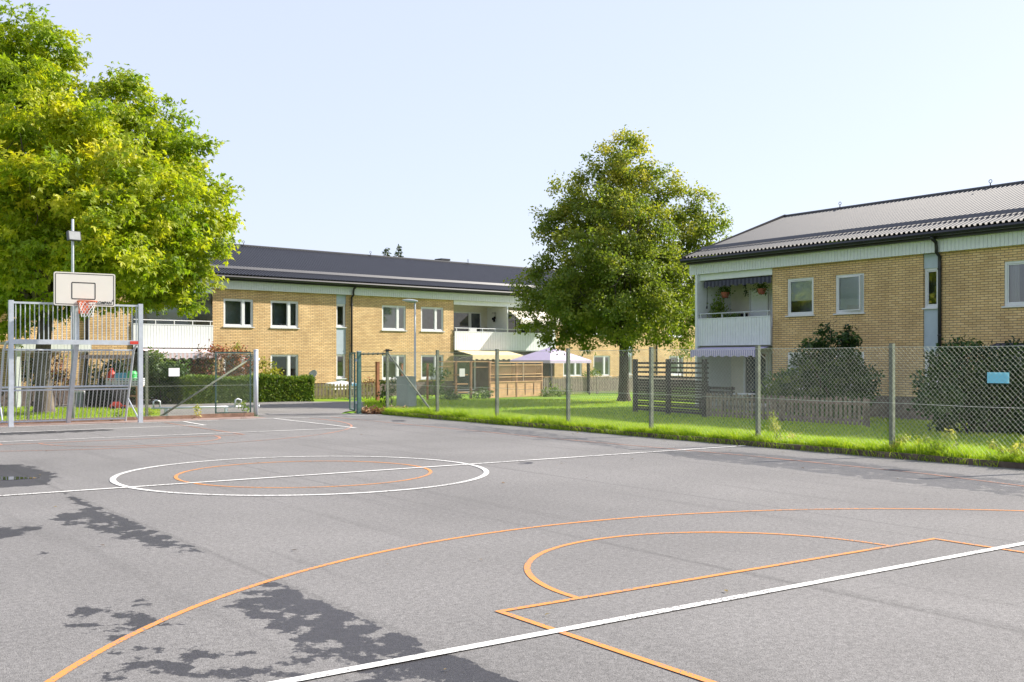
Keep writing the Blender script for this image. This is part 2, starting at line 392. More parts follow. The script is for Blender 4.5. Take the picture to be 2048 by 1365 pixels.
def wobble_path(a, b, n=5, w=.15):
    a = Vector(a); b = Vector(b); out = []
    for i in range(n+1):
        t = i/n; p = a.lerp(b, t)
        if 0 < i < n: p += Vector((rnd.gauss(0, w), rnd.gauss(0, w), rnd.gauss(0, w*.5)))
        out.append(p)
    return out
def tree(name, label, cat, base, blobs, trunk_r, trunk_top, limb_n, m_leaf, m_bark, lkw, group=None, lobed=False):
    root = thing(name, label, cat, (base[0], base[1], base[2]), group=group)
    loc = [(x-base[0], y-base[1], z-base[2], r) for x, y, z, r in blobs]
    P, T, Nn, S, Tn, C = clumps(loc, **lkw)
    (lobed_mesh if lobed else leaf_mesh)('crown', P, T, Nn, S, Tn, m_leaf, root)
    mb = MB()
    # flared trunk
    zs = [(-.15, 1.75), (.05, 1.45), (.25, 1.15), (.7, 1.0), (trunk_top*.5, .92), (trunk_top, .8)]
    mb.tube([(rnd.gauss(0, .02)*z, rnd.gauss(0, .02)*z, z) for z, _ in zs], [trunk_r*k for _, k in zs], 14)
    mb.build('trunk', m_bark, root, True)
    lb = MB()
    top = Vector((0, 0, trunk_top-.15))
    order = sorted(range(len(loc)), key=lambda i: -loc[i][3])[:limb_n]
    for i in order:
        x, y, z, r = loc[i]
        mid = Vector((x*.35, y*.35, trunk_top+(z-trunk_top)*.55))
        pts = [top] + wobble_path(top.lerp(mid, .5), mid, 2, .06) + wobble_path(mid, (x, y, z+r*.5), 4, .16)[1:]
        n = len(pts)
        r0 = trunk_r*.5
        lb.tube(pts, [max(.018, r0*(1-.93*k/(n-1))) for k in range(n)], 7)
        # twigs to the leaf clumps
        cand = [c for c in C if (Vector(c)-Vector((x, y, z))).length < r*1.15]
        rnd.shuffle(cand)
        for c in cand[:9]:
            s = pts[rnd.randint(n//2, n-2)]
            q = wobble_path(s, c, 3, .08)
            lb.tube(q, [.035, .025, .016, .008], 5)
    lb.build('branches', m_bark, root, True)
    return root
def bush(name, label, cat, base, blobs, m_leaf, lkw, stems=6, group=None, sr=1):
    root = thing(name, label, cat, base, group=group)
    loc = [(x-base[0], y-base[1], z-base[2], r) for x, y, z, r in blobs]
    P, T, Nn, S, Tn, C = clumps(loc, **lkw)
    keep = P[:, 2] > -.05
    leaf_mesh('foliage', P[keep], T[keep], Nn[keep], S[keep], Tn[keep], m_leaf, root)
    mb = MB()
    for k in range(stems):
        x, y, z, r = loc[k % len(loc)]
        q = wobble_path((x*.25+rnd.gauss(0, .06), y*.25+rnd.gauss(0, .06), -.12), (x+rnd.gauss(0, r*.3), y+rnd.gauss(0, r*.3), z+r*.4), 4, .05)
        mb.tube(q, [a*sr for a in (.03, .025, .02, .014, .006)], 5)
    mb.build('stems', bark_dark, root, True)
    return root

# ------------------------------------------------------------------ camera, light, sky
cam = bpy.data.cameras.new('Camera'); co = bpy.data.objects.new('Camera', cam); COL.objects.link(co)
co.location = (0, 0, CH); co.rotation_euler = (R(90), 0, -YAW)
cam.sensor_width = 36; cam.lens = 36*F/2048; cam.shift_y = (HOR-682.5)/2048
cam.clip_start = .1; cam.clip_end = 3000
sc.camera = co
SE = R(35.2); sd = Vector((.965*math.cos(SE), -.262*math.cos(SE), math.sin(SE))).normalized()
sun = bpy.data.lights.new('Sun', 'SUN'); so = bpy.data.objects.new('Sun', sun); COL.objects.link(so)
sun.energy = 3.1; sun.angle = R(.5); sun.color = (1, .93, .82)
so.rotation_euler = sd.to_track_quat('Z', 'Y').to_euler(); so.location = (20, -5, 30)
w = bpy.data.worlds.new('World'); sc.world = w; w.use_nodes = True
nt = w.node_tree; bg = nt.nodes['Background']
sky = nt.nodes.new('ShaderNodeTexSky'); sky.sky_type = 'NISHITA'; sky.sun_disc = False
sky.sun_elevation = SE; sky.sun_rotation = math.atan2(sd.x, sd.y)
sky.air_density = 1.0; sky.dust_density = 1.6; sky.ozone_density = 1.2
tn = nt.nodes.new('ShaderNodeMix'); tn.data_type = 'RGBA'; tn.inputs[0].default_value = .85; tn.inputs[7].default_value = (1.60, 1.70, 2.12, 1)
nt.links.new(sky.outputs[0], tn.inputs[6]); nt.links.new(tn.outputs[2], bg.inputs[0]); bg.inputs[1].default_value = .15
vs = sc.view_settings; vs.view_transform = 'Standard'; vs.look = 'None'; vs.gamma = 1; vs.use_curve_mapping = False
vs.exposure = 1.58

# ------------------------------------------------------------------ ground
def grid_mesh(name, xs, ys, zf, m, parent=None):
    xs = np.asarray(xs); ys = np.asarray(ys)
    V = np.array([(x, y, zf(x, y)) for y in ys for x in xs])
    nx = len(xs); i, j = np.meshgrid(np.arange(nx-1), np.arange(len(ys)-1)); a = (j*nx+i).ravel()
    return fastmesh(name, V, np.stack([a, a+1, a+1+nx, a+nx], 1), m, parent, smooth=True)
def axis(lo, hi, step, far):
    a = list(np.arange(lo, hi+1e-6, step)); s = step; p = []
    x = lo
    while x > -far: s *= 1.5; x -= s; p.insert(0, x)
    q = []; s = step; x = hi
    while x < far: s *= 1.5; x += s; q.append(x)
    return p+a+q
def lawn_z(x, y):
    inside = CX0+.05 < x < 15.695 and CY0+.05 < y < 29.745
    if inside: return -.12
    return gz(x, y)
xs = sorted(set(np.round(axis(-12, 62, .5, 900), 3)) | {CX0, CX0+.1, 15.69, 15.70})
ys = sorted(set(np.round(axis(-14, 72, .5, 900), 3)) | {29.74, 29.75, CY0, CY0+.1})
lawn = grid_mesh('lawn', xs, ys, lawn_z, lawn_m); tag(lawn, kind='structure')

# court with wet stains
def soft_poly(poly):
    P = np.array([gp(*p) for p in poly]); return P
WET = [  # traced outlines of the damp patches, strength, softness (m)
 ([(-160,925),(0,930),(45,929),(112,948),(97,970),(0,976),(-160,980)], 1.0, .10),
 ([(125,985),(160,999),(208,1017),(196,1021),(150,1006)], .85, .06),
 ([(90,1042),(140,1019),(230,1012),(450,1107),(405,1112),(300,1094),(205,1066),(140,1050)], .74, .14),
 ([(-60,1050),(78,1054),(62,1074),(-60,1085)], .72, .08),
 ([(70,1104),(100,1102),(98,1108),(72,1109)], .8, .03),
 ([(140,1215),(230,1205),(300,1208),(335,1238),(385,1238),(340,1262),(250,1278),(150,1275)], .50, .10),
 ([(530,1163),(650,1163),(1110,1365),(1060,1374),(700,1374),(740,1345),(640,1318),(565,1272),(435,1212),(500,1195)], .73, .13),
 ([(800,1270),(1000,1290),(1110,1372),(760,1372),(760,1330)], .85, .08),
 ([(230,1290),(420,1290),(620,1310),(640,1372),(180,1372)], .50, .10),
 ([(1290,903),(1480,904),(1700,924),(2060,964),(2060,995),(1800,966),(1500,930),(1400,920)], .80, .10),
 ([(860,851),(950,851),(1100,866),(1240,886),(1275,902),(1150,886),(1000,868)], .60, .14),
 ([(782,841),(812,840.5),(812,843.5),(785,844)], .9, .04),
 ([(1036,925),(1068,924),(1064,928),(1034,931)], .75, .03),
 ([(-60,867),(215,858.5),(232,861),(120,867),(-60,874)], .8, .15),
]
xs = np.array(sorted(set(np.round(np.arange(CX0, CX1+.001, (CX1-CX0)/250), 4)) | {3.16, 3.20, 3.24})); ys = np.concatenate([np.arange(CY0, 2, .5), np.arange(2, CY1-.05, .085), [CY1]])
court = grid_mesh('court', xs, ys, lambda x, y: 0.0, court_m); tag(court, kind='structure')
GX, GY = np.meshgrid(xs, ys); wet = np.zeros(GX.shape); dmp = np.ones(GX.shape)
for poly, st, soft in WET:
    P = soft_poly(poly); n = len(P)
    ins = np.zeros(GX.shape, bool); dist = np.full(GX.shape, 1e9)
    for i in range(n):
        x1, y1 = P[i]; x2, y2 = P[(i+1) % n]
        cond = ((y1 > GY) != (y2 > GY)) & (GX < (x2-x1)*(GY-y1)/((y2-y1) or 1e-9)+x1); ins ^= cond
        dx, dy = x2-x1, y2-y1; L2 = dx*dx+dy*dy+1e-12
        t = np.clip(((GX-x1)*dx+(GY-y1)*dy)/L2, 0, 1)
        dist = np.minimum(dist, np.hypot(GX-x1-t*dx, GY-y1-t*dy))
    sdv = np.where(ins, dist, -dist)
    new = st*np.clip(sdv/soft*.5+.5, 0, 1)
    if poly[0][1] not in (903, 851, 925, 867, 841): new = new*np.clip((3.24-GX)/.07, 0, 1)   # water stops at the paving seam
    dmp = np.where(new > wet, .55 if poly[0][1] in (903, 851) else 1.0, dmp)
    wet = np.maximum(wet, new)
a_ = court.data.attributes.new('wet', 'FLOAT', 'POINT'); a_.data.foreach_set('value', wet.astype(np.float32).ravel())
a_ = court.data.attributes.new('damp', 'FLOAT', 'POINT'); a_.data.foreach_set('value', dmp.astype(np.float32).ravel())
# painted lines (children of the court)
def strip(name, pts, wdt, m, z=.004, closed=False):
    pts = [Vector((x, y)) for x, y in pts]; n = len(pts); mb = MB(); vs_ = []
    for i, p in enumerate(pts):
        a = pts[(i-1) % n] if closed or i > 0 else p; b = pts[(i+1) % n] if closed or i < n-1 else p
        d1 = (p-a).normalized() if (p-a).length > 0 else (b-p).normalized(); d2 = (b-p).normalized() if (b-p).length > 0 else d1
        t = (d1+d2).normalized(); nn = Vector((-t.y, t.x)); k = min(2, 1/max(.4, nn.dot(Vector((-d1.y, d1.x)))))
        vs_ += [(p.x+nn.x*wdt/2*k, p.y+nn.y*wdt/2*k, z), (p.x-nn.x*wdt/2*k, p.y-nn.y*wdt/2*k, z)]
    fs = [(2*i+1, 2*i+3, 2*i+2, 2*i) for i in range(n-1)]
    if closed: fs.append((2*n-1, 1, 0, 2*n-2))
    mb.add(vs_, fs); return mb.build(name, m, court)
def dense(a, b, n=24): return [(a[0]+(b[0]-a[0])*i/n, a[1]+(b[1]-a[1])*i/n) for i in range(n+1)]
def arc(cx, cy, r, a0, a1, n=72): return [(cx+r*math.cos(R(a0+(a1-a0)*i/n)), cy+r*math.sin(R(a0+(a1-a0)*i/n))) for i in range(n+1)]
CXM = 6.62
WW, OW = .082, .052
strip('orange_circle', arc(CXM, 14.42, 1.815, 0, 355, 71), OW, orange_line, .004, True)
strip('orange_three_point_line', arc(6.45, 1.95, 6.48, -10, 190, 120), OW, orange_line)
strip('orange_three_point_line', arc(6.45, 26.9, 6.48, 172, 368, 120), OW, pink_line)
strip('orange_free_throw_arc', arc(6.45, 5.75, 1.78, 0, 180, 60), OW, orange_line)
strip('orange_key_line', [(4.0, -2), (4.0, 5.73), (8.88, 5.73), (8.84, -2)], OW, orange_line, .0055)
strip('orange_free_throw_arc', arc(6.45, 22.6, 1.78, 180, 360, 60), OW, pink_line)
strip('orange_key_line', [(4.0, 28.2), (4.0, 22.6), (8.9, 22.6), (8.9, 28.2)], OW, pink_line, .0055)
strip('orange_side_line', [(13.3, 4), (13.55, 7.45), (13.87, 9.1), (14.0, 12.6), (13.75, 17.5), (13.7, 28.2)], OW, pink_line)
strip('white_centre_circle', arc(CXM, 14.43, 2.64, 0, 356, 90), WW, white_line, .007, True)
strip('white_halfway_line', [(-6.5, 14.14), (15.55, 14.05)], WW, white_line, .0085)
strip('white_penalty_line', [(1.2, -1), (1.2, 5.11), (12.0, 5.11), (12.0, -1)], WW, white_line, .0085)
strip('white_penalty_line', [(0.9, 28.45), (1.0, 23.45), (11.96, 23.25), (12.0, 28.25)], WW, white_line, .0085)
strip('white_goal_area_line', [(3.9, 28.4), (3.9, 26.35), (9.35, 26.35), (9.45, 28.3)], WW, white_line, .0085)
strip('white_goal_line', [(-6.5, 28.55), (15.4, 28.2)], WW, white_line, .010)

strip('reddish_edge_band', dense((-6.5, 29.2), (12.0, 29.2), 8), .98, plain('reddish_grit', (.27, .19, .165), .9, var=.25, scale=5, bump=.3), .003)
# puddle at the left edge
pm, pnt, pb = newmat('puddle_water'); pb.inputs['Base Color'].default_value = (.03, .03, .033, 1); pb.inputs['Roughness'].default_value = .02
pts = []
c0 = gp(-6, 958)
for k in range(24):
    t = 2*math.pi*k/24; r = 1+.25*math.sin(3*t+1)+.12*math.sin(7*t)
    pts.append((c0[0]+.42*r*math.cos(t)*CS+.30*r*math.sin(t)*SN, c0[1]-.42*r*math.cos(t)*SN+.30*r*math.sin(t)*CS))
pu = MB().prism(pts, -.05, .005).build('puddle', pm); tag(pu, kind='structure')

# asphalt path beyond the gate
poly = [(14.75, 29.6), at(712, 36), at(735, 43), at(728, 49.5), at(500, 49.3), at(300, 49.0), at(140, 49.5), at(-80, 52), at(-80, 46.5), at(60, 44.5), at(200, 42.5), at(285, 39), at(285, 33.2), at(400, 32), (12.3, 29.6)]
bm = bmesh.new(); f_ = bm.faces.new([bm.verts.new((x, y, 0)) for x, y in poly])
bmesh.ops.triangulate(bm, faces=[f_])
for _ in range(5): bmesh.ops.subdivide_edges(bm, edges=[e for e in bm.edges if e.calc_length() > .7], cuts=1, use_grid_fill=True)
for v in bm.verts: v.co.z = gz(v.co.x, v.co.y)+.022 if v.co.y > CY1+.1 else .006
bmesh.ops.recalc_face_normals(bm, faces=bm.faces)
me = bpy.data.meshes.new('path'); bm.to_mesh(me); bm.free(); me.materials.append(path_m)
if me.polygons[0].normal.z < 0: me.flip_normals()
pth = bpy.data.objects.new('path', me); COL.objects.link(pth); tag(pth, kind='structure')
# dark metal stop plate in the gateway
n = 150
X = nr.uniform(-1, 15.4, n); Y = nr.uniform(3.5, 28, n); X[:70] = 15.6-np.abs(nr.normal(0, .5, 70))
sl0 = leaf_mesh('scattered_leaves', np.stack([X, Y, np.full(n, .012)], 1), np.concatenate([nr.normal(size=(n, 2)), nr.uniform(-.02, .12, (n, 1))], 1), np.tile([0, 0, 1.], (n, 1))+nr.normal(0, .2, (n, 3)), nr.uniform(.025, .07, n), nr.uniform(0, 1, n),
      leaf_mat('fallen_leaves', [(0, (.05, .035, .02)), (.6, (.16, .10, .05)), (1, (.30, .22, .05))], .1), wid=.5, fold=.08)
tag(sl0, 'few small fallen leaves scattered over the asphalt court', 'fallen leaves', kind='stuff')
# timber edging boards
kb = MB()
y = 1.0; k = 0
while y < 28.6:
    ln = 2.95; o = rnd.uniform(-.012, .012); h = .095+rnd.uniform(-.012, .012)
    kb.box(15.64+o, 15.70+o, y, min(y+ln-.012, 28.62), -.05, h); y += ln
tag(kb.build('kerb', timber_dark), kind='structure')
kb = MB(); x = 3.2
while x < 12.0:
    o = rnd.uniform(-.015, .015); h = .105+rnd.uniform(-.015, .015)
    kb.box(x, min(x+2.4-.012, 12.0), 29.70+o, 29.76+o, -.05, h); x += 2.4
e2 = kb.build('kerb', plain('red_grey_timber', (.26, .16, .11), .9, var=.35, scale=5, bump=.4)); tag(e2, kind='structure')
# leaf litter by the corner post
lb_ = MB()
n = 900
P = np.stack([nr.uniform(15.35, 16.9, n), nr.uniform(28.75, 29.8, n), nr.uniform(.01, .12, n)], 1)
lt = leaf_mesh('leaf_litter', P, nr.normal(size=(n, 3))*np.array([1, 1, .35]), nr.normal(size=(n, 3))+np.array([0, 0, 1.]), nr.uniform(.08, .22, n), nr.uniform(0, 1, n),
               leaf_mat('dry_leaves', [(0, (.14, .06, .03)), (.6, (.30, .15, .08)), (1, (.42, .28, .16))], .1), wid=.35)
tag(lt, 'heap of brown dry leaves and twigs at the corner post by the gate', 'leaf litter', kind='stuff')

# ------------------------------------------------------------------ grass blades
def blades(name, label, X, Y, Z, h, wd, m, lean=.35, cat='grass'):
    n = len(X); P = np.stack([X, Y, Z], 1)
    a = nr.uniform(0, 2*np.pi, n); side = np.stack([np.cos(a), np.sin(a), np.zeros(n)], 1)*wd[:, None]*.5
    ln = nr.normal(0, lean, (n, 2))*h[:, None]
    mid = P + np.concatenate([ln*.35, (h*.6)[:, None]], 1); tip = P + np.concatenate([ln, h[:, None]], 1)
    V = np.stack([P-side, P+side, mid+side*.8, mid-side*.8, tip], 1).reshape(-1, 3)
    i = np.arange(n)*5
    tri = np.concatenate([np.stack([i, i+1, i+2], 1), np.stack([i, i+2, i+3], 1), np.stack([i+3, i+2, i+4], 1)])
    t = np.clip(nr.normal(.5, .25, n), 0, 1)
    o = fastmesh(name, V, tri, m, None, np.repeat(t, 5))
    tag(o, label, cat, kind='stuff'); return o
vgz = np.vectorize(gz)
n = 60000
Y = nr.uniform(5, 28.6, n); X = 15.74+np.abs(nr.normal(0, 1, n))**1.3*.75
clump = np.sin(Y*3.1+1)*.5+np.sin(Y*7.3)*.35+np.sin(Y*1.3)*.5
h = nr.uniform(.04, .14, n)*(1+.5*clump)*np.clip(1.25-(X-15.7)*.22, .4, 1.2)*np.where(Y > 21, 1.15, 1)
blades('verge_grass', 'tall sunlit grass growing along the foot of the wire fence', X, Y, vgz(X, Y), np.abs(h)+.03, nr.uniform(.006, .013, n), grass_blade, .45)
n = 18000
Y = nr.uniform(5, 28.5, n); Y = Y[nr.uniform(0, 1, n) < .35+.5*(np.sin(Y*2.3)+np.sin(Y*5.1+1))]; n = len(Y)
X = nr.uniform(15.655, 15.75, n); Z = np.full(n, .075)
n2 = 6000; Y2 = nr.uniform(9, 28.5, n2); k2 = (nr.uniform(0, 1, n2) < .25+.6*np.clip((Y2-13)/8, 0, 1)*(.6+.5*np.sin(Y2*2.9))); Y2 = Y2[k2]; X2 = 15.64-np.abs(nr.normal(0, .035, len(Y2)))
X = np.concatenate([X, X2]); Y = np.concatenate([Y, Y2]); Z = np.concatenate([Z, np.zeros(len(Y2))]); n = len(X)
blades('edge_grass', 'unkempt grass tufts hanging over the timber edging of the court', X-.0, Y, Z, nr.uniform(.05, .17, n), nr.uniform(.006, .013, n), grass_blade, .95)
# mown lawn: denser near, inside the part one sees
n = 120000
v = nr.uniform(19, 53, n*3); u = nr.uniform(-.14, .52, n*3)*v
X = u*CS+v*SN; Y = -u*SN+v*CS
keep = (X > 16.0) & (Y < 60) & (nr.uniform(0, 1, n*3) < np.clip(22/v, .25, 1))
X = X[keep][:n]; Y = Y[keep][:n]
vv = X*SN+Y*CS
blades('lawn_grass', 'short mown green lawn between the wire fence and the houses', X, Y, vgz(X, Y), nr.uniform(.035, .085, len(X)), nr.uniform(.008, .016, len(X))*np.clip(vv/22, 1, 2.2), grass_blade, .5)
n = 40000     # lawn behind the goal
v = nr.uniform(30, 46, n*2); u = nr.uniform(-.52, -.33, n*2)*v
X = u*CS+v*SN; Y = -u*SN+v*CS
keep = (Y > 29.85) & (v < 43.5-(u/v+.5)*9)
X = X[keep][:n]; Y = Y[keep][:n]
blades('back_grass', 'sunlit lawn around the maple trunk behind the steel goal', X, Y, vgz(X, Y), nr.uniform(.04, .12, len(X)), nr.uniform(.012, .024, len(X)), grass_blade, .5)
# ------------------------------------------------------------------ buildings
def tl(B, px, y): k = (px-1024)/F; return (k*(B.v0+y*B.dx)-(B.u0-y*B.dy))/(B.dx-k*B.dy)
class Facade:
    def __init__(s, px0, D0, ang, sign):
        a = R(ang); s.dx, s.dy = math.sin(a), math.cos(a)*sign
        s.u0, s.v0 = (px0-1024)/F*D0, D0
        s.org = c2w(s.u0, s.v0); wx = c2w(s.dx, s.dy); s.rz = math.atan2(wx[1], wx[0])
    def t(s, px):
        k = (px-1024)/F; return (k*s.v0-s.u0)/(s.dx-k*s.dy)
    def D(s, t, y=0): return s.v0+t*s.dy+y*s.dx
    def z(s, px, py): return zz(py, s.D(s.t(px)))
    def w(s, t, y=0, z=0):           # local -> world
        c, n = math.cos(s.rz), math.sin(s.rz)
        return (s.org[0]+t*c-y*n, s.org[1]+t*n+y*c, z)
LB = Facade(740, 56.8, 47.4, 1); RB = Facade(1737, 36.0, 34.5, -1)

def wall_with_holes(name, m, parent, x0, x1, z0, z1, holes, y=0, depth=.13):
    X = sorted({x0, x1} | {h for q in holes for h in q[:2] if x0 < h < x1})
    Z = sorted({z0, z1} | {h for q in holes for h in q[2:] if z0 < h < z1})
    mb = MB()
    for i in range(len(X)-1):
        for j in range(len(Z)-1):
            cx, cz = (X[i]+X[i+1])/2, (Z[j]+Z[j+1])/2
            if any(a < cx < b and c < cz < d for a, b, c, d in holes): continue
            mb.quad((X[i], y, Z[j]), (X[i+1], y, Z[j]), (X[i+1], y, Z[j+1]), (X[i], y, Z[j+1]))
    for a, b, c, d in holes:
        mb.quad((a, y, c), (a, y, d), (a, y+depth, d), (a, y+depth, c))
        mb.quad((b, y, d), (b, y, c), (b, y+depth, c), (b, y+depth, d))
        mb.quad((a, y, d), (b, y, d), (b, y+depth, d), (a, y+depth, d))
        mb.quad((b, y, c), (a, y, c), (a, y+depth, c), (b, y+depth, c))
    return mb.build(name, m, parent)
def ribbed(mb, x0, x1, z0, z1, y, pitch=.12, g=.014, dep=.012, th=.03):
    """vertical boards with grooves, front face at y (facing -y)"""
    x = x0
    while x < x1-1e-6:
        e = min(x+pitch, x1)
        mb.quad((x, y, z0), (e-g, y, z0), (e-g, y, z1), (x, y, z1))
        mb.quad((e-g, y+dep, z0), (e, y+dep, z0), (e, y+dep, z1), (e-g, y+dep, z1))
        mb.quad((e-g, y, z0), (e-g, y+dep, z0), (e-g, y+dep, z1), (e-g, y, z1))
        mb.quad((e, y+dep, z0), (e, y, z0), (e, y, z1), (e, y+dep, z1))
        x = e
    mb.box(x0, x1, y+dep+.002, y+th, z0, z1)
    mb.quad((x0, y, z1), (x1, y, z1), (x1, y+dep, z1), (x0, y+dep, z1))
    mb.quad((x0, y+dep, z0), (x1, y+dep, z0), (x1, y, z0), (x0, y, z0))
    mb.quad((x0, y, z0), (x0, y, z1), (x0, y+dep, z1), (x0, y+dep, z0))
    return mb
def window(parent, x0, x1, z0, z1, split=None, blind=0, y=0, curtain=False, sash_open=False, stuff=None, name='window'):
    fr = MB(); fw = .075; yd0, yd1 = y+.035, y+.125
    fr.box(x0, x0+fw, yd0, yd1, z0, z1); fr.box(x1-fw, x1, yd0, yd1, z0, z1)
    fr.box(x0+fw, x1-fw, yd0, yd1, z1-fw, z1); fr.box(x0+fw, x1-fw, yd0, yd1, z0, z0+fw)
    bays = [(x0+fw, x1-fw)]
    if split:
        xm = x0+(x1-x0)*split; fr.box(xm-.065, xm+.065, yd0-.004, yd1, z0+fw, z1-fw); bays = [(x0+fw, xm-.065), (xm+.065, x1-fw)]
    f = fr.build(name, white_paint, parent)
    sl = MB().box(x0-.05, x1+.05, y-.06, y+.034, z0-.045, z0-.004).build('sill', white_paint, f)
    for (a, b) in bays:
        s_ = MB()                                   # inner sash
        if sash_open:
            s_.M = Matrix.Translation((a, yd0+.03, 0)) @ Matrix.Rotation(R(-9), 4, 'Z') @ Matrix.Translation((-a, -yd0-.03, 0))
        q = .04; ys0, ys1 = yd0+.02, yd0+.06
        s_.box(a+.004, a+q, ys0, ys1, z0+fw+.004, z1-fw-.004); s_.box(b-q, b-.004, ys0, ys1, z0+fw+.004, z1-fw-.004)
        s_.box(a+q, b-q, ys0, ys1, z1-fw-q, z1-fw-.004); s_.box(a+q, b-q, ys0, ys1, z0+fw+.004, z0+fw+q)
        s_.build('sash', white_paint, f)
        g = MB(); g.M = s_.M; g.quad((a+q, ys0+.02, z0+fw+q), (b-q, ys0+.02, z0+fw+q), (b-q, ys0+.02, z1-fw-q), (a+q, ys0+.02, z1-fw-q))
        g.build('pane', glass, f)
    rm = MB(); d = .75
    rm.quad((x0, y+d, z0), (x1, y+d, z0), (x1, y+d, z1), (x0, y+d, z1))
    rm.quad((x0, y+.126, z0), (x0, y+d, z0), (x0, y+d, z1), (x0, y+.126, z1)); rm.quad((x1, y+d, z0), (x1, y+.126, z0), (x1, y+.126, z1), (x1, y+d, z1))
    rm.quad((x0, y+.126, z1), (x0, y+d, z1), (x1, y+d, z1), (x1, y+.126, z1)); rm.quad((x0, y+d, z0), (x0, y+.126, z0), (x1, y+.126, z0), (x1, y+d, z0))
    rm.build('room_recess', dark_room, f)
    if blind:
        zb = z1-fw-(z1-z0-2*fw)*blind; mb = MB(); z = z1-fw
        while z > zb:
            mb.quad((x0+fw, y+.112, z-.05), (x1-fw, y+.112, z-.05), (x1-fw, y+.098, z), (x0+fw, y+.098, z)); z -= .05
        mb.build('blind', blind_reflection_m, f)
    if curtain:
        for (a, b) in ((x0+.06, x0+.36), (x1-.34, x1-.06)):
            mb = MB(); k = 14
            P = [(a+(b-a)*i/k, y+.22+.03*math.sin(i*2.4)) for i in range(k+1)]
            for i in range(k): mb.quad((P[i][0], P[i][1], z0), (P[i+1][0], P[i+1][1], z0), (P[i+1][0], P[i+1][1], z1-.05), (P[i][0], P[i][1], z1-.05))
            mb.build('curtain', curtain_m, f)
    if stuff:
        mb = MB()
        for (a, b, h) in stuff: mb.box(x0+a, x0+b, y+.2, y+.26, z0+.08, z0+.08+h)
        mb.build('sill_ornament', white_paint, f)
    return f
def corrugated(name, parent, x0, x1, ya, za, yb, zb, pitch=.183, h=.062):
    """sheet from eave (ya,za) to ridge (yb,zb), ribs up the slope"""
    n = int(round((x1-x0)/pitch)); prof = []
    for i in range(n):
        b = x0+(x1-x0)*i/n; q = (x1-x0)/n
        prof += [(b, 0), (b+q*.34, 0), (b+q*.46, h), (b+q*.88, h)]
    prof.append((x1, 0)); V = []; L = math.hypot(yb-ya, zb-za); ny, nz = -(zb-za)/L, (yb-ya)/L
    for x, o in prof: V += [(x, ya+ny*o, za+nz*o), (x, yb+ny*o, zb+nz*o)]
    k = len(prof); Fq = [(2*i, 2*i+2, 2*i+3, 2*i+1) for i in range(k-1)]
    mb = MB(); mb.add(V, Fq)
    V2 = [(x, ya+ny*(o-.012), za+nz*(o-.012)) for x, o in prof]     # sheet edge thickness at the eave
    b = len(mb.v); mb.v += V2
    mb.f += [(b+i, b+i+1, 2*(i+1), 2*i) for i in range(k-1)]
    return mb.build(name, roof_metal, parent)
RD, HD = 11.0, 5.5
EZ, RZ = 5.70, 7.78
def roof(B, x0, x1, hook_x):
    ey = -.50
    r = corrugated('roof', B, x0, x1, ey, EZ, HD, RZ)
    corr = MB(); corr.quad((x0, HD, RZ), (x1, HD, RZ), (x1, RD+.5, EZ), (x0, RD+.5, EZ)); corr.build('back_roof', roof_metal, r)
    sl = (RZ-EZ)/(HD-ey)
    rc = MB()
    rc.tube([(x0, HD, RZ+.045), (x1, HD, RZ+.045)], .085, 8); rc.build('ridge_cap', roof_metal, r)
    sg = MB(); yg = .42; zg = EZ+sl*(yg-ey)
    sg.add([(x0+.05, yg-.02, zg+.075), (x1-.05, yg-.02, zg+.075), (x1-.05, yg+.07, zg+.205), (x0+.05, yg+.07, zg+.205), (x0+.05, yg+.08, zg+.20), (x1-.05, yg+.08, zg+.20), (x1-.05, yg-.01, zg+.07), (x0+.05, yg-.01, zg+.07)],
           [(0,1,2,3),(3,2,5,4),(4,5,6,7),(7,6,1,0)])
    x = x0+.4
    while x < x1:
        sg.box(x, x+.03, yg+.02, yg+.25, zg+.03, zg+.14); x += 1.1
    sg.build('snow_guard', plain('snow_guard_sheet', (.07, .07, .08), .4, var=.06), r)
    for xx in (x0, x1):
        vg = MB(); vg.bar((xx, ey-.03, EZ-.03), (xx, HD, RZ+.05), .05, .2); vg.bar((xx, HD, RZ+.05), (xx, RD+.53, EZ-.03), .05, .2)
        vg.build('verge_board', dark_metal, r)
    for x in hook_x:
        hk = MB(); hk.tube([(x, HD-.12, RZ), (x, HD-.1, RZ+.20)], .02, 6)
        pts = [(x+.06*math.cos(a*math.pi/6), HD-.1, RZ+.255+.06*math.sin(a*math.pi/6)) for a in range(13)]
        hk.tube(pts, .012, 5); hk.build('roof_hook', dark_metal, r)
    return r
def gutter(B, x0, x1):
    g = MB(); g.box(x0, x1, -.47, -.36, 5.50, 5.655); 
    prof = [(-.40, 5.665), (-.60, 5.665), (-.62, 5.60), (-.58, 5.53), (-.50, 5.515), (-.42, 5.53)]
    V = []; 
    for y, z in prof: V += [(x0, y, z), (x1, y, z)]
    g2 = MB(); k = len(prof)
    g2.add(V, [(2*i, 2*i+1, 2*((i+1) % k)+1, 2*((i+1) % k)) for i in range(k)]+[tuple(range(0, 2*k, 2)), tuple(range(2*k-1, 0, -2))])
    g2.build('gutter', dark_metal, B)
    b = MB().box(x0+.1, x1-.1, -.36, .02, 5.455, 5.54).build('eaves_board', dark_metal, B)
def fascia(B, x0, x1, y=-.16):
    m = MB(); ribbed(m, x0, x1, 5.05, 5.452, y, .135, .017, .015, .12)
    o = m.build('fascia', white_panel, B)
    s = MB().box(x0, x1, y+.121, .10, 5.05, 5.10).build('soffit', white_panel, o)
    return o
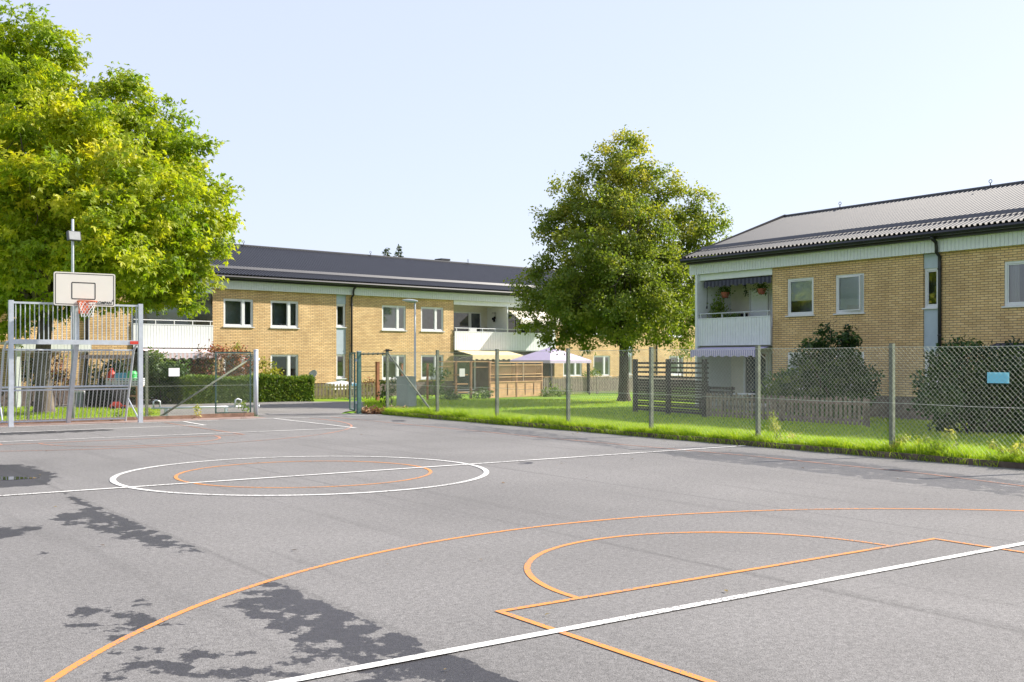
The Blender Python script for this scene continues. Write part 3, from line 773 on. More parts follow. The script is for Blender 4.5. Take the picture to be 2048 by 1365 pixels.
def downpipe(B, x, y=-.07):
    m = MB(); m.tube([(x, -.50, 5.52), (x, -.45, 5.44), (x, -.27, 5.36), (x, -.24, 5.2), (x, -.24, 5.05), (x, y, 4.92), (x, y, 4.7), (x, y, -.35)], .055, 10)
    for z in (.6, 2.4, 4.5): m.tube([(x, y, z), (x, y, z+.05)], .068, 10)
    m.build('downpipe', dark_metal, B, True)
def stair_strip(B, x0, x1, upper, lower, split_face=True):
    """recessed panel strip of the stairwell with its two narrow windows"""
    y = .05; mb = MB(); zs = [.45, lower[0], lower[1], upper[0], upper[1], 5.05]
    for i in (0, 2, 4): MB().box(x0, x1, y, y+.06, zs[i], zs[i+1]-.006).build('stair_panel', blue_panel, B)
    for a, b in (upper, lower): window(B, x0+.01, x1-.01, a, b, None, 0, y, name='stair_window')
def body(B, x0, x1, holes, recess, plinth_from=-.5):
    """front brick wall with openings, plinth, gables, back"""
    hs = holes+[(a, b, z0, z1) for a, b, z0, z1 in recess]
    w_ = wall_with_holes('wall', brickL, B, x0, x1, .45, 5.16, hs)
    pl = MB(); cuts = sorted(recess); x = x0; base = sorted({(a, b) for a, b, z0, z1 in recess if z0 <= .46})
    for a, b in base:
        pl.quad((x, .015, plinth_from), (a, .015, plinth_from), (a, .015, .448), (x, .015, .448)); x = b
    pl.quad((x, .015, plinth_from), (x1, .015, plinth_from), (x1, .015, .448), (x, .015, .448))
    pl.build('plinth', plinth_m, B)
    gb = MB()
    for xx in (x0, x1): gb.add([(xx, .0, plinth_from), (xx, RD, plinth_from), (xx, RD, 5.5), (xx, HD, 7.62), (xx, 0, 5.5)], [(0, 1, 2, 3, 4)])
    gb.quad((x1, RD, plinth_from), (x0, RD, plinth_from), (x0, RD, 5.6), (x1, RD, 5.6))
    gb.build('side_wall', brickL, B)
def balcony(B, x0, x1, posts, dz=1.7, partition=(), openings=(), glazed=False, pf=-.10):
    """loggia recess of both storeys plus the parapet in front of the upper one"""
    m = MB()
    for (z0, z1) in ((2.30, 5.05),):
        m.quad((x0, dz, z0), (x1, dz, z0), (x1, dz, z1), (x0, dz, z1))
        m.quad((x0, 0, z0), (x0, dz, z0), (x0, dz, z1), (x0, 0, z1)); m.quad((x1, dz, z0), (x1, 0, z0), (x1, 0, z1), (x1, dz, z1))
        m.quad((x0, 0, z1), (x0, dz, z1), (x1, dz, z1), (x1, 0, z1))
    o = m.build('balcony', cream_wall, B)
    MB().box(x0, x1, -.02, dz, 2.16, 2.30).build('balcony_floor', concrete, o)
    bm_ = MB().box(x0+.003, x1-.003, -.02, .12, 4.80, 5.045).build('lintel_beam', white_panel, o)
    pr = MB(); ribbed(pr, x0+.01, x1-.01, 2.21, 3.25, pf, .135, .019, .018, .05)
    pr.box(x0+.01, x1-.01, pf-.012, pf+.06, 3.252, 3.29); pr.build('parapet', white_panel, o)
    rl = MB(); rl.tube([(x0+.02, pf+.02, 3.47), (x1-.02, pf+.02, 3.47)], .022, 8)
    n = max(2, int((x1-x0)/.95)+1)
    for i in range(n):
        x = x0+.15+(x1-x0-.3)*i/(n-1); rl.box(x-.02, x+.02, pf+.0, pf+.04, 3.291, 3.47)
    rl.build('railing', galv if not glazed else white_paint, o)
    for p in partition: MB().box(p-.04, p+.04, pf-.004, dz, 2.31, 4.80).build('partition', white_panel, o)
    for (a, b, z0, z1, kind) in openings:
        q = .07
        f = MB(); y = dz
        f.box(a, a+q, y-.06, y-.002, z0, z1); f.box(b-q, b, y-.06, y-.002, z0, z1); f.box(a+q, b-q, y-.06, y-.002, z1-q, z1); f.box(a+q, b-q, y-.06, y-.002, z0, z0+q)
        fo = f.build('balcony_door' if z0 < 2.5 else 'balcony_window', white_paint, o)
        fo_b = MB().quad((a+q, y-.012, z0+q), (b-q, y-.012, z0+q), (b-q, y-.012, z1-q), (a+q, y-.012, z1-q)); 
        # pale panes have a reflection painted as their colour, the rest a dark room
        return_m = blind_reflection_m if kind == 'blind' else dark_glass
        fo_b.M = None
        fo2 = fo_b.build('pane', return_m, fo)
    return o
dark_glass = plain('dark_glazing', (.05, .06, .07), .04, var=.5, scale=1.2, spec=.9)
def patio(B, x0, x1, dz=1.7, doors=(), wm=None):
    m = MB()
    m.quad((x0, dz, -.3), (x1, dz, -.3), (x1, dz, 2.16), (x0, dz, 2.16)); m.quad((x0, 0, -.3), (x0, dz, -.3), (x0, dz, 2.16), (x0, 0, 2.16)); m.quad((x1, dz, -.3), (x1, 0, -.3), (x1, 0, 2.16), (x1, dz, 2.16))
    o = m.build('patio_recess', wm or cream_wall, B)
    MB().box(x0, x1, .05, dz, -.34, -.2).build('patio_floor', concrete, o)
    for a, b, z0, z1 in doors:
        f = MB(); q = .08; y = dz
        f.box(a, a+q, y-.06, y-.002, z0, z1); f.box(b-q, b, y-.06, y-.002, z0, z1); f.box(a+q, b-q, y-.06, y-.002, z1-q, z1); f.box(a+q, b-q, y-.06, y-.002, z0, z0+q)
        fo = f.build('patio_door', white_paint, o)
        MB().quad((a+q, y-.012, z0+q), (b-q, y-.012, z0+q), (b-q, y-.012, z1-q), (a+q, y-.012, z1-q)).build('pane', dark_glass, fo)
    return o

# ---- long far building
B1 = thing('brick_building', 'long two-storey yellow brick apartment building with a dark ribbed roof across the back', 'building', (*LB.org, 0), LB.rz)
UP, LO = (3.26, 4.60), (.60, 1.93)
win = [(-8.48, -6.90), (-5.95, -4.37), (.78, 2.38), (3.42, 5.02), (14.62, 16.3), (17.38, 18.96), (25.0, 26.6)]
ST = (-2.11, -1.50); ST2 = (20.6, 21.2)
rec = [(-12.95, -9.05, -.5, 5.05), (5.75, 13.85, -.5, 5.05)]
holes = [(a, b, *UP) for a, b in win]+[(a, b, *LO) for a, b in win]+[(ST[0], ST[1], .45, 5.05), (ST2[0], ST2[1], .45, 5.05)]
extra = [(-20.6, -19.0)]
holes += [(a, b, *UP) for a, b in extra]+[(a, b, *LO) for a, b in extra]
body(B1, -27, 31, holes, rec)
for i, (a, b) in enumerate(win+extra):
    window(B1, a, b, *UP, .66, blind=[0, 0, .97, 0, .4, 0, 0, .5][i], curtain=i in (1, 3, 5), stuff=[(.62, .78, .12), (.84, 1.0, .12)] if i == 1 else None)
    window(B1, a, b, *LO, .66, blind=[0, .55, .3, 0, .2, 0, 0, 0][i], curtain=i in (0, 2, 4, 5))
stair_strip(B1, *ST, (3.36, 4.56), (.69, 1.94)); stair_strip(B1, *ST2, (3.36, 4.56), (.69, 1.94))
fascia(B1, -27.2, 31.2); gutter(B1, -27.3, 31.3)
downpipe(B1, -1.21); downpipe(B1, 23.6); downpipe(B1, -15.0)
roof(B1, -27.4, 31.4, [tl(LB, 487, 5.4), tl(LB, 741, 5.4), tl(LB, 936, 5.4)])
balcony(B1, -12.95, -9.05, 2, openings=[(-12.6, -11.7, 2.32, 4.5, 'blind'), (-11.55, -9.4, 3.1, 4.5, 'blind')], glazed=True)  # pale panes: bluish reflection painted as the pane colour
balcony(B1, 5.75, 13.85, 2, partition=(9.82,), openings=[(6.0, 6.7, 2.32, 4.5, 'd'), (6.72, 8.35, 3.0, 4.5, 'd'), (8.4, 9.25, 3.0, 4.5, 'd'), (10.2, 12.2, 3.0, 4.5, 'd'), (12.3, 13.2, 2.32, 4.5, 'd')])
patio(B1, -12.95, -9.05, wm=timber_dark, doors=[(-11.9, -9.5, -.15, 1.95)]); patio(B1, 5.75, 13.85, wm=timber_dark, doors=[(6.4, 8.8, -.15, 1.95), (10.4, 12.8, -.15, 1.95)])  # dark recess walls: shade beneath the awnings put into the timber colour
# glazing of the left balcony
g = MB(); 
for i in range(6):
    a = -12.9+i*.64; g.quad((a, -.06, 3.5), (a+.62, -.06, 3.5), (a+.62, -.06, 4.78), (a, -.06, 4.78))
g.build('balcony_glazing', glass, B1)
ch = MB(); xx = tl(LB, 885, 6.3); ch.box(xx-.24, xx+.24, 6.0, 6.6, 7.3, 7.98); ch.box(xx-.36, xx+.36, 5.95, 6.65, 7.981, 8.10); ch.build('roof_vent', dark_metal, B1)

# ---- right building
B2 = thing('brick_building', 'nearer two-storey yellow brick building on the right with a corner balcony, in shade', 'building', (*RB.org, 0), RB.rz)
w2 = [(-3.52, -2.32), (-1.37, -.18), (4.83, 6.35), (8.4, 9.9)]
ST3 = (2.08, 2.62)
rec2 = [(-8.04, -4.22, -.5, 5.05)]
holes = [(a, b, *UP) for a, b in w2]+[(a, b, *LO) for a, b in w2]+[(ST3[0], ST3[1], .45, 5.05)]
body(B2, -8.04, 16, holes, rec2)
for i, (a, b) in enumerate(w2):
    window(B2, a, b, *UP, None if i < 2 else .7, blind=[.62, .98, 0, .3][i], curtain=i in (2,), sash_open=i == 1)
    window(B2, a, b, *LO, None if i < 2 else .7, blind=[.5, 0, 0, 0][i], curtain=i == 1)
stair_strip(B2, *ST3, (3.32, 4.58), (.75, 1.92))
fascia(B2, -8.42, 16.2); gutter(B2, -8.5, 16.3); downpipe(B2, 2.72)
roof(B2, -8.42, 16.4, [tl(RB, 1680, 5.4), tl(RB, 1981, 5.4), 12])
balcony(B2, -8.0, -4.22, 2, dz=1.75, openings=[(-6.95, -5.95, 2.32, 4.45, 'blind'), (-5.9, -4.35, 2.9, 4.45, 'blind')])  # pale reflection of the balcony glass put into the pane colour
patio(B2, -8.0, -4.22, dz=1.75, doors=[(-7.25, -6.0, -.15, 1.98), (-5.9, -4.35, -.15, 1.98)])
MB().box(-8.10, -7.98, -.16, 1.78, -.45, 5.045).build('end_partition', white_panel, B2)

# ---- awnings (things that hang on the houses)
def awning(name, label, B, x0, x1, y0, z0, y1, z1, val, m, mv=None, arms=True, group=None):
    r = thing(name, label, 'awning', (*B.w((x0+x1)/2, y0)[:2], 0), B.rz); h = (x1-x0)/2
    s = MB(); n = int((x1-x0)/.2)
    s.add([(-h, 0, z0), (h, 0, z0), (h, y1-y0, z1), (-h, y1-y0, z1), (-h, 0, z0-.015), (h, 0, z0-.015), (h, y1-y0, z1-.015), (-h, y1-y0, z1-.015)], [(0,3,2,1),(4,5,6,7),(0,1,5,4),(1,2,6,5),(2,3,7,6),(3,0,4,7)])
    s.build('cloth', m, r)
    v = MB()
    for i in range(n):
        a = -h+2*h*i/n; b = -h+2*h*(i+1)/n; q = y1-y0-.004; d = val*(.82 if i % 2 else 1)
        v.quad((a, q, z1-d), (b, q, z1-d), (b, q, z1), (a, q, z1))
    v.build('valance', mv or m, r)
    if arms:
        a_ = MB()
        for x in (-h+.1, h-.1): a_.bar((x, y1-y0+.03, z1-.03), (x, -.02+.0, z0-.45), .03)
        a_.tube([(-h, y1-y0+.02, z1-.02), (h, y1-y0+.02, z1-.02)], .025, 6)
        a_.build('frame', galv, r)
    return r
aw1 = awning('awning', 'yellow awning with scalloped edge under the balcony on the far building', LB, 5.9, 9.75, -.16, 2.18, -1.5, 1.93, .28, yellow_aw)
aw2 = awning('awning', 'small beige awning inside the far upper balcony, half hidden by the round tree', LB, 9.95, 13.6, -.01, 4.62, -1.1, 3.98, .22, beige_aw)
aw3 = awning('awning', 'pink and white striped awning over the patio behind the hedge', LB, -12.7, -9.2, -.16, 2.16, -1.2, 1.98, .30, pinkwhite)
aw4 = awning('awning', 'lilac striped awning below the corner balcony of the near building', RB, -7.75, -4.3, -.12, 2.14, -.75, 2.02, .26, lilac)
aw5 = awning('awning', 'rolled dark navy awning under the ceiling of the corner balcony', RB, -7.75, -4.26, .16, 4.79, -.02, 4.74, .24, navy, arms=False)
c_ = MB(); c_.tube([(-1.68, -.05, 4.5), (-1.70, -.05, 3.75)], .014, 6); c_.tube([(-1.70, -.05, 3.78), (-1.72, -.05, 3.68)], .035, 6); c_.build('crank', dark_metal, aw5)
aw6 = awning('awning', 'dark blue awning just above the bushes at the right edge', RB, 4.6, 8.2, -.02, 2.16, -.5, 2.02, .16, navy)
def g3(px, D, dz=0): x, y = at(px, D); return (x, y, gz(x, y)+dz)
def tl(B, px, y): k = (px-1024)/F; return (k*(B.v0+y*B.dx)-(B.u0-y*B.dy))/(B.dx-k*B.dy)
def zl(B, px, py, y): return zz(py, B.D(tl(B, px, y), y))
def line3(a, b, n): return [tuple(Vector(a).lerp(Vector(b), i/n)) for i in range(n+1)]

# ------------------------------------------------------------------ steel goal with basketball board
GX0, GX1, GY_ = 5.25, 8.38, 28.5
GXM = 6.84
G = thing('sports_goal', 'galvanised steel ball goal with barred back and a basketball board on top', 'goal', (GXM, GY_, 0))
def L(x, y, z): return (x-GXM, y-GY_, z)
for x in (GX0, GX1):
    m = MB(); a = L(x, GY_, 0); m.box(a[0]-.055, a[0]+.055, -.055, .055, 0, 3.12); m.build('post', galv, G)
m = MB(); m.box(GX0-GXM+.056, GX1-GXM-.056, -.05, .05, 2.04, 2.16); m.build('crossbar', galv, G)
MB().box(GX1-GXM-.28, GX1-GXM-.07, -.062, -.0505, 2.06, 2.14).build('red_tab', red_pl, G)
m = MB(); m.box(GX0-GXM+.056, GX1-GXM-.056, -.025, .025, 3.04, 3.09)
n = 29
for i in range(1, n):
    if i == 15: continue
    x = GX0-GXM+(GX1-GX0)*i/n; m.tube([(x, 0, 2.161), (x, 0, 3.039)], .0125, 6)
m.build('upper_grille', galv, G)
yb, yt = 1.02, .22          # back panel leans: bottom / top depth
def back(x, z): return (x, yb+(yt-yb)*z/2.0, z)
m = MB()
X0, X1 = GX0-GXM-.12, GX1-GXM-.10
for z in (.07, .88, .96, 1.9): m.tube([back(X0, z), back(X1, z)], .024, 8)
for i in range(1, 31):
    x = X0+(X1-X0)*i/31
    m.tube([back(x, .07), back(x, .88)], .011, 5); m.tube([back(x, .96), back(x, 1.9)], .011, 5)
m.build('lower_grille', galv, G)
for x in (X0, X1):
    m = MB(); m.tube([back(x, 0), back(x, 1.88), (x+.02, .14, 2.02), (x+.04, .0, 2.10)], .03, 8)
    for z in (.88, .96): m.tube([back(x, z), (x+(.11 if x < 0 else -.09)*1, .056, z-.05)][:2], .02, 6) if False else None
    m.tube([back(x, .62), (x+.06*(-1 if x > 0 else 1)*-1+.0, .06, .12)], .02, 6)
    m.build('side_frame', galv, G)
m = MB(); m.bar((-.02, yb, 0), (-.02, .16, 2.05), .10, .12); m.box(-.075, .035, .10, .21, 2.02, 3.62); m.build('mast', galv, G)
# board
BX0, BX1, BZ0, BZ1, BYF = 6.12-GXM, 7.59-GXM, 3.0, 3.83, 27.95-GY_
def rrect(x0, x1, z0, z1, r, n=5):
    P = []
    for cx, cz, a in ((x1-r, z0+r, -90), (x1-r, z1-r, 0), (x0+r, z1-r, 90), (x0+r, z0+r, 180)):
        for i in range(n+1): t = R(a+90*i/n); P.append((cx+r*math.cos(t), cz+r*math.sin(t)))
    return P
def xz_prism(poly, y0, y1):
    m = MB(); n = len(poly)
    return m.add([(x, y0, z) for x, z in poly]+[(x, y1, z) for x, z in poly],
                 [tuple(range(n)), tuple(range(2*n-1, n-1, -1))]+[(i+n, (i+1) % n+n, (i+1) % n, i) for i in range(n)])
bd = xz_prism(rrect(BX0, BX1, BZ0, BZ1, .05), BYF, BYF+.03).build('backboard', board_m, G)
def frame_ring(m, x0, x1, z0, z1, r, w, y):
    a = rrect(x0, x1, z0, z1, r); b = rrect(x0+w, x1-w, z0+w, z1-w, max(.005, r-w)); n = len(a)
    m.add([(x, y, z) for x, z in a]+[(x, y, z) for x, z in b], [(i, (i+1) % n, (i+1) % n+n, i+n) for i in range(n)]); return m
m = MB(); frame_ring(m, BX0+.03, BX1-.03, BZ0+.03, BZ1-.03, .03, .016, BYF-.003)
m.build('border_line', black_line, bd)
m = MB(); tx = -.02; frame_ring(m, tx-.29, tx+.29, 3.16, 3.59, .03, .024, BYF-.003)
m.build('target_square', black_line, bd)
m = MB()   # bracket behind the board
m.box(-.2, .16, BYF+.031, .10, 3.12, 3.17); m.box(-.2, .16, BYF+.031, .10, 3.55, 3.60); m.build('bracket', galv, G)
cu = bpy.data.curves.new('lettering', 'FONT'); cu.body = 'KOMPAN'; cu.size = .09; cu.offset = .0035; cu.space_character = 1.04; cu.shear = .12
to = bpy.data.objects.new('tmp_text', cu); COL.objects.link(to)
dg = bpy.context.evaluated_depsgraph_get(); me = bpy.data.meshes.new_from_object(to.evaluated_get(dg)); bpy.data.objects.remove(to)
wd = max(v.co.x for v in me.vertices); me.transform(Matrix.Translation((BX1-.085-wd, BYF-.004, BZ0+.062)) @ Matrix.Rotation(R(90), 4, 'X'))
me.materials.clear(); me.materials.append(black_line); me.name = 'lettering'
to = bpy.data.objects.new('lettering', me); COL.objects.link(to); to.parent = bd
m = MB()   # small star-like figure beside the word
sx, sz = BX1-.062, BZ0+.155
for a in (90, 20, -60, 200, 250):
    t = R(a); m.add([(sx+.008*math.cos(t+1.57), BYF-.004, sz+.008*math.sin(t+1.57)), (sx-.008*math.cos(t+1.57), BYF-.004, sz-.008*math.sin(t+1.57)), (sx+.04*math.cos(t), BYF-.004, sz+.04*math.sin(t))], [(0, 1, 2)])
m.build('emblem', black_line, bd)
# hoop
hx, hy, hz = -.025, BYF-.36, 3.10
ho = MB(); ho.tube([(hx+.225*math.cos(a*math.pi/16), hy+.225*math.sin(a*math.pi/16), hz) for a in range(33)], .013, 8, False)
ho.bar((hx-.09, hy+.2, hz-.01), (hx-.11, BYF-.003, hz-.01), .03); ho.bar((hx+.09, hy+.2, hz-.01), (hx+.11, BYF-.003, hz-.01), .03)
for s in (-1, 1): ho.add([(hx+s*.215, hy-.02, hz-.012), (hx+s*.225, hy+.05, hz-.012), (hx+s*.07, BYF-.004, hz-.30), (hx+s*.02, BYF-.004, hz-.30)], [(0, 1, 2, 3)]) ; ho.bar((hx+s*.215, hy-.03, hz-.015), (hx+s*.04, BYF-.02, hz-.28), .035, .02)
ho.box(hx-.12, hx+.12, BYF-.03, BYF-.004, hz-.30, hz+.04)
hoop = ho.build('hoop', orange_steel, G)
nt_ = MB()
for d in (1, -1):
    for k in range(12):
        P = []
        for j in range(7):
            t = (k+d*j*.5)*2*math.pi/12; r = .215-.085*(j/6)**.7; P.append((hx+r*math.cos(t), hy+r*math.sin(t), hz-.01-.38*j/6))
        nt_.tube(P, .005, 4)
nt_.build('net', net_w, hoop)

# ------------------------------------------------------------------ chain link fences
def chain(m, p0, p1, z0, z1, pitch=.085, r=.00115):
    """woven diamond mesh in the vertical plane p0-p1"""
    p0 = Vector(p0); p1 = Vector(p1); d = p1-p0; Ln = d.length; d.normalize(); nrm = Vector((-d.y, d.x, 0)); H = z1-z0
    for sgn in (1, -1):
        s = -H
        while s < Ln+H:
            a, b = (s, s+H) if sgn > 0 else (s+H, s)     # along at z0 and z1
            # clip to [0,Ln]
            pa, pb = (a, z0), (b, z1)
            lo, hi = 0., 1.
            for lim, sg in ((0, 1), (Ln, -1)):
                fa, fb = (pa[0]-lim)*sg, (pb[0]-lim)*sg
                if fa < 0 and fb < 0: lo = 2
                elif fa < 0: lo = max(lo, fa/(fa-fb))
                elif fb < 0: hi = min(hi, fa/(fa-fb))
            if lo < hi-1e-3:
                def pt(t): q = p0+d*(pa[0]+(pb[0]-pa[0])*t)+nrm*.0026*sgn; return (q.x, q.y, pa[1]+(pb[1]-pa[1])*t)
                m.tube([pt(lo), pt(hi)], r, 4, False)
            s += pitch
FX = 15.86
FN = thing('chain_link_fence', 'long chain link fence along the right side of the court, with olive posts', 'fence', (FX, 15, 0))
py = [28.7, 25.8, 22.84, 19.87, 17.0, 14.0, 11.03, 8.03, 5.0, 2.0]
for i, y in enumerate(py):
    m = MB(); tw = rnd.uniform(-.02, .02)
    m.add([(dx+tw*(z > 1), y-15+dy+tw*.5*(z > 1), z) for z in (-.25, 1.93) for dx, dy in ((-.036, -.036), (.036, -.036), (.036, .036), (-.036, .036))],
          [(3,2,1,0),(4,5,6,7),(0,1,5,4),(1,2,6,5),(2,3,7,6),(3,0,4,7)])
    for z in (.2, .55, .92, 1.3, 1.84): m.box(-.048, -.0362, y-15-.012, y-15+.012, z, z+.02)
    m.build('post', green_post, FN)
m = MB(); chain(m, (-.055, 2-15, 0), (-.055, 28.68-15, 0), .13, 1.87); m.build('wire_mesh', wire_m, FN)
m = MB()
for z in (.14, .92, 1.87): 
    for a, b in zip(py[:-1], py[1:]): m.tube([(-.062, a-15, z), (-.062, (a+b)/2-15, z-.012), (-.062, b-15, z)], .0035, 5)
m.build('line_wire', wire_m, FN)
m = MB(); m.tube([(0.0, 28.62-15, 1.83), (0.02, 25.95-15, .06)], .03, 8); m.build('brace', green_post, FN, True)
m = MB(); m.tube(line3((15.2-FX, 29.3-15, 1.83), (-.0, 28.7-15, 1.84), 6), .025, 8)
for i in range(7): p = Vector((15.2-FX, 14.3, 1.83)).lerp(Vector((0, 13.7, 1.84)), i/6); m.tube([p-Vector((.02, 0, .03)), p+Vector((.02, 0, .03))], .03, 6)
m.build('top_rail', green_post, FN, True)
m = MB(); m.bar((-.14, 13.70, 1.92), (.12, 13.62, 1.94), .03); m.box(-.05, .05, 13.66, 13.74, 1.931, 1.98); m.build('post_cap', dark_metal, FN)
F2 = thing('chain_link_fence', 'shorter chain link fence behind the goal, ending at the gate', 'fence', (9, 29.82, 0))
for x in (2.9, 5.9, 8.94):
    MB().box(x-9-.034, x-9+.034, -.034, .034, -.2, 1.9).build('post', green_post, F2)
m = MB(); chain(m, (3-9, -.05, 0), (12.05-9, -.05, 0), .1, 1.84); m.build('wire_mesh', wire_m, F2)
m = MB()
for z in (.11, .92, 1.84): m.tube([(3-9, -.058, z), (12.05-9, -.058, z)], .0035, 5)
m.build('line_wire', wire_m, F2)
m = MB(); m.tube([(9.25-9, .03, .03), (12.0-9, .03, 1.72)], .03, 8); m.build('brace', green_post, F2, True)
m = MB(); m.tube([(12.1-9, 0, -.2), (12.1-9, 0, 1.92)], .068, 14); m.lathe([(.072, 1.92), (.07, 1.95), (0, 1.965)], 14, (12.1-9, 0, 0))
m.box(3.17, 3.21, -.02, .02, 1.62, 1.70); m.box(3.17, 3.21, -.02, .02, .25, .33); m.build('end_post', galv, F2, True)
def gate(name, label, hinge, free):
    h = Vector((*hinge, 0)); e = Vector((*free, 0)); ln = (e-h).length
    r = thing(name, label, 'gate', h, math.atan2(e.y-h.y, e.x-h.x))
    m = MB()
    for z in (.10, 1.86): m.bar((0, 0, z), (ln, 0, z), .045)
    m.bar((.02, 0, .10), (.02, 0, 1.86), .045); m.bar((ln-.02, 0, .10), (ln-.02, 0, 1.86), .045)
    m.build('frame', green_steel, r)
    m = MB(); chain(m, (.03, 0, 0), (ln-.03, 0, 0), .12, 1.84); m.build('wire_mesh', wire_m, r)
    m = MB(); m.bar((ln-.05, -.03, .92), (ln+.06, -.03, .92), .05, .12); m.build('lock', dark_metal, r)
    return r
g1 = gate('gate', 'green mesh gate leaf folded back against the fence left of the opening', (12.0, 29.93), (11.05, 30.3))
g2_ = gate('gate', 'green mesh gate leaf standing open edge-on right of the opening', (15.12, 29.42), (15.46, 30.42))
pgr = thing('gate_post', 'worn green steel post holding the right gate leaf', 'post', (15.2, 29.3, 0))
MB().box(-.055, .055, -.055, .055, -.2, 1.90).build('shaft', green_steel, pgr)
MB().box(-.055, .055, -.055, .055, 1.902, 1.925).build('cap', galv, pgr)
for z in (.3, 1.6): MB().box(-.10, -.056, .0, .04, z, z+.09).build('hinge', galv, pgr)
# bicycle rack behind the left fence
bx, by = 9.35, 30.75
BK = thing('low_barrier', 'low grey steel rail with upturned hoops behind the chain link fence', 'barrier', (bx, by, 0))
m = MB(); m.tube([(0, 0, .27), (2.6, -.35, .27)], .03, 8); m.build('rail', galv, BK, True)
for q in (.4, 2.1): MB().box(q-.04, q+.04, -.04-q*.13, .04-q*.13, -.12, .24).build('leg', galv, BK)
for q in (.05, 2.35):
    m = MB(); yy = -q*.135; m.tube([(q, yy-.03, .28), (q, yy-.03, .46), (q+.08, yy, .50), (q+.2, yy+.02, .46), (q+.2, yy+.02, .28)], .024, 8); m.build('hoop', galv, BK, True)

# signs
def sign(name, label, c, w_, h, ang, m_, lines=None, th=.004):
    r = thing(name, label, 'sign', c, ang)
    b = MB().box(-w_/2, w_/2, -th, 0, -h/2, h/2).build('plate', m_, r)
    if lines:
        m = MB()
        for (a, b2, z, hh) in lines: m.box(a, b2, -th-.002, -th-.0005, z-hh/2, z+hh/2)
        m.build('print', lines_m, r)
    return r
lines_m = red_print
sign('sign', 'small white plate wired to the fence left of the gate', (*[(-.3163*29.7*CS+29.7*SN)/(CS+.3163*SN)], 29.72, zz(745, 29.6)), .31, .23, R(2), paper)
cs = sign('sign', 'small bright blue plate on the wire fence at the right edge', (15.838, 9.12, 1.372), .36, .17, R(-90), cyan_sign)
# ------------------------------------------------------------------ lamps
fl = thing('floodlight', 'slim steel pole with a box floodlight rising behind the basketball board', 'lamp', (7.03, 29.95, 0))
m = MB(); m.tube([(0, 0, -.2), (0, 0, 4.7), (0, 0, 5.4)], [.045, .034, .034], 10); m.build('pole', galv, fl, True)
a_ = MB(); a_.M = Matrix.Translation((0, -.08, 4.93)) @ Matrix.Rotation(R(12), 4, 'Z') @ Matrix.Rotation(R(-12), 4, 'X')
a_.box(-.17, .17, -.08, .03, -.12, .13); hs_ = a_.build('lamp_housing', dark_metal, fl)
b_ = MB(); b_.M = a_.M; b_.box(-.15, .15, -.084, -.081, -.105, .115); b_.build('lamp_glass', lamp_glass, hs_)
sl_ = thing('street_lamp', 'slim grey park lamp with an oval head on the lawn before the far building', 'lamp', g3(830, 45))
m = MB(); m.tube([(0, 0, -.1), (0, 0, .9), (0, 0, .92), (0, 0, 4.38)], [.065, .065, .045, .036], 10); m.build('pole', lamp_grey, sl_, True)
# head points to the left of the picture
m = MB(); hd = Vector(c2w(-1, .15)).normalized()
ring = []; 
for i in range(9):
    t = i/8; w_ = .13*math.sin(math.pi*(.12+.80*t))**.7; c_ = Vector((hd.x, hd.y, 0))*(-.12+.66*t); h_ = .075*math.sin(math.pi*(.1+.85*t))**.7
    nn = Vector((-hd.y, hd.x, 0))
    ring += [c_+nn*w_*math.cos(k*math.pi/5)+Vector((0, 0, 4.42+.05*t+h_*math.sin(k*math.pi/5))) for k in range(10)]
m.add(ring, [(i*10+k, i*10+(k+1) % 10, (i+1)*10+(k+1) % 10, (i+1)*10+k) for i in range(8) for k in range(10)]+[tuple(range(9, -1, -1)), tuple(range(80, 90))])
m.build('lamp_head', lamp_grey, sl_, True)
# utility cabinet
cb = thing('utility_cabinet', 'grey steel utility cabinet standing beside the park lamp', 'cabinet', g3(812, 44.2), -YAW-R(38))
MB().box(-.33, .33, -.22, .22, -.1, 1.22).build('body', grey_cab, cb)
MB().box(-.36, .36, -.25, .25, 1.222, 1.27).build('lid', grey_cab, cb)
MB().box(-.31, .31, -.232, -.2205, .1, 1.17).build('door', grey_cab, cb)

# ------------------------------------------------------------------ trees
def blobs_at(lst, D, ppm, jit=0):
    out = []
    for q in lst:
        px, py, r = q[:3]; d = D+(q[3] if len(q) > 3 else rnd.uniform(-jit, jit)); x, y = at(px, d); out.append((x, y, zz(py, d), r/ppm))
    return out
D1 = 38.8; pp = F/D1
ol = [(54,110,88),(95,97,61),(20,150,100),(60,240,110),(-70,190,140),(-90,330,170),(-110,470,180),(200,205,72),(245,205,68),(305,262,66),(350,300,68),(255,320,105),(160,300,85),(70,360,120),
      (375,305,40),(395,360,55),(428,415,48),(410,480,52),(360,410,85),(330,500,90),(400,545,38),(365,585,36),(260,470,110),(160,430,110),(60,480,120),(0,545,100),(290,585,48),(200,560,70),(120,580,60),(20,600,60),(335,560,45),(378,600,28),(330,598,32),(298,606,22),(60,622,44),(140,614,38),(228,612,36),(15,640,36),(235,160,38),(440,380,28)]
fr = [(60,200,90,-3.2),(40,330,110,-4.5),(120,420,110,-5),(210,300,90,-3.5),(280,400,95,-3.8),(200,480,95,-5),(320,400,70,-2.5),(60,540,90,-4.5),(270,540,65,-3.5),(-40,400,130,-4),(160,250,60,-3),(340,480,60,-3)]
bk = [(40,180,100,3),(30,330,120,4.5),(130,400,120,5),(220,300,90,3.8),(290,420,90,4),(190,500,95,5),(330,400,70,3),(60,540,100,4.5),(270,540,60,3.5)]
bl = blobs_at(ol, D1, pp, 1.0)+blobs_at(fr, D1, pp)+blobs_at(bk, D1, pp)
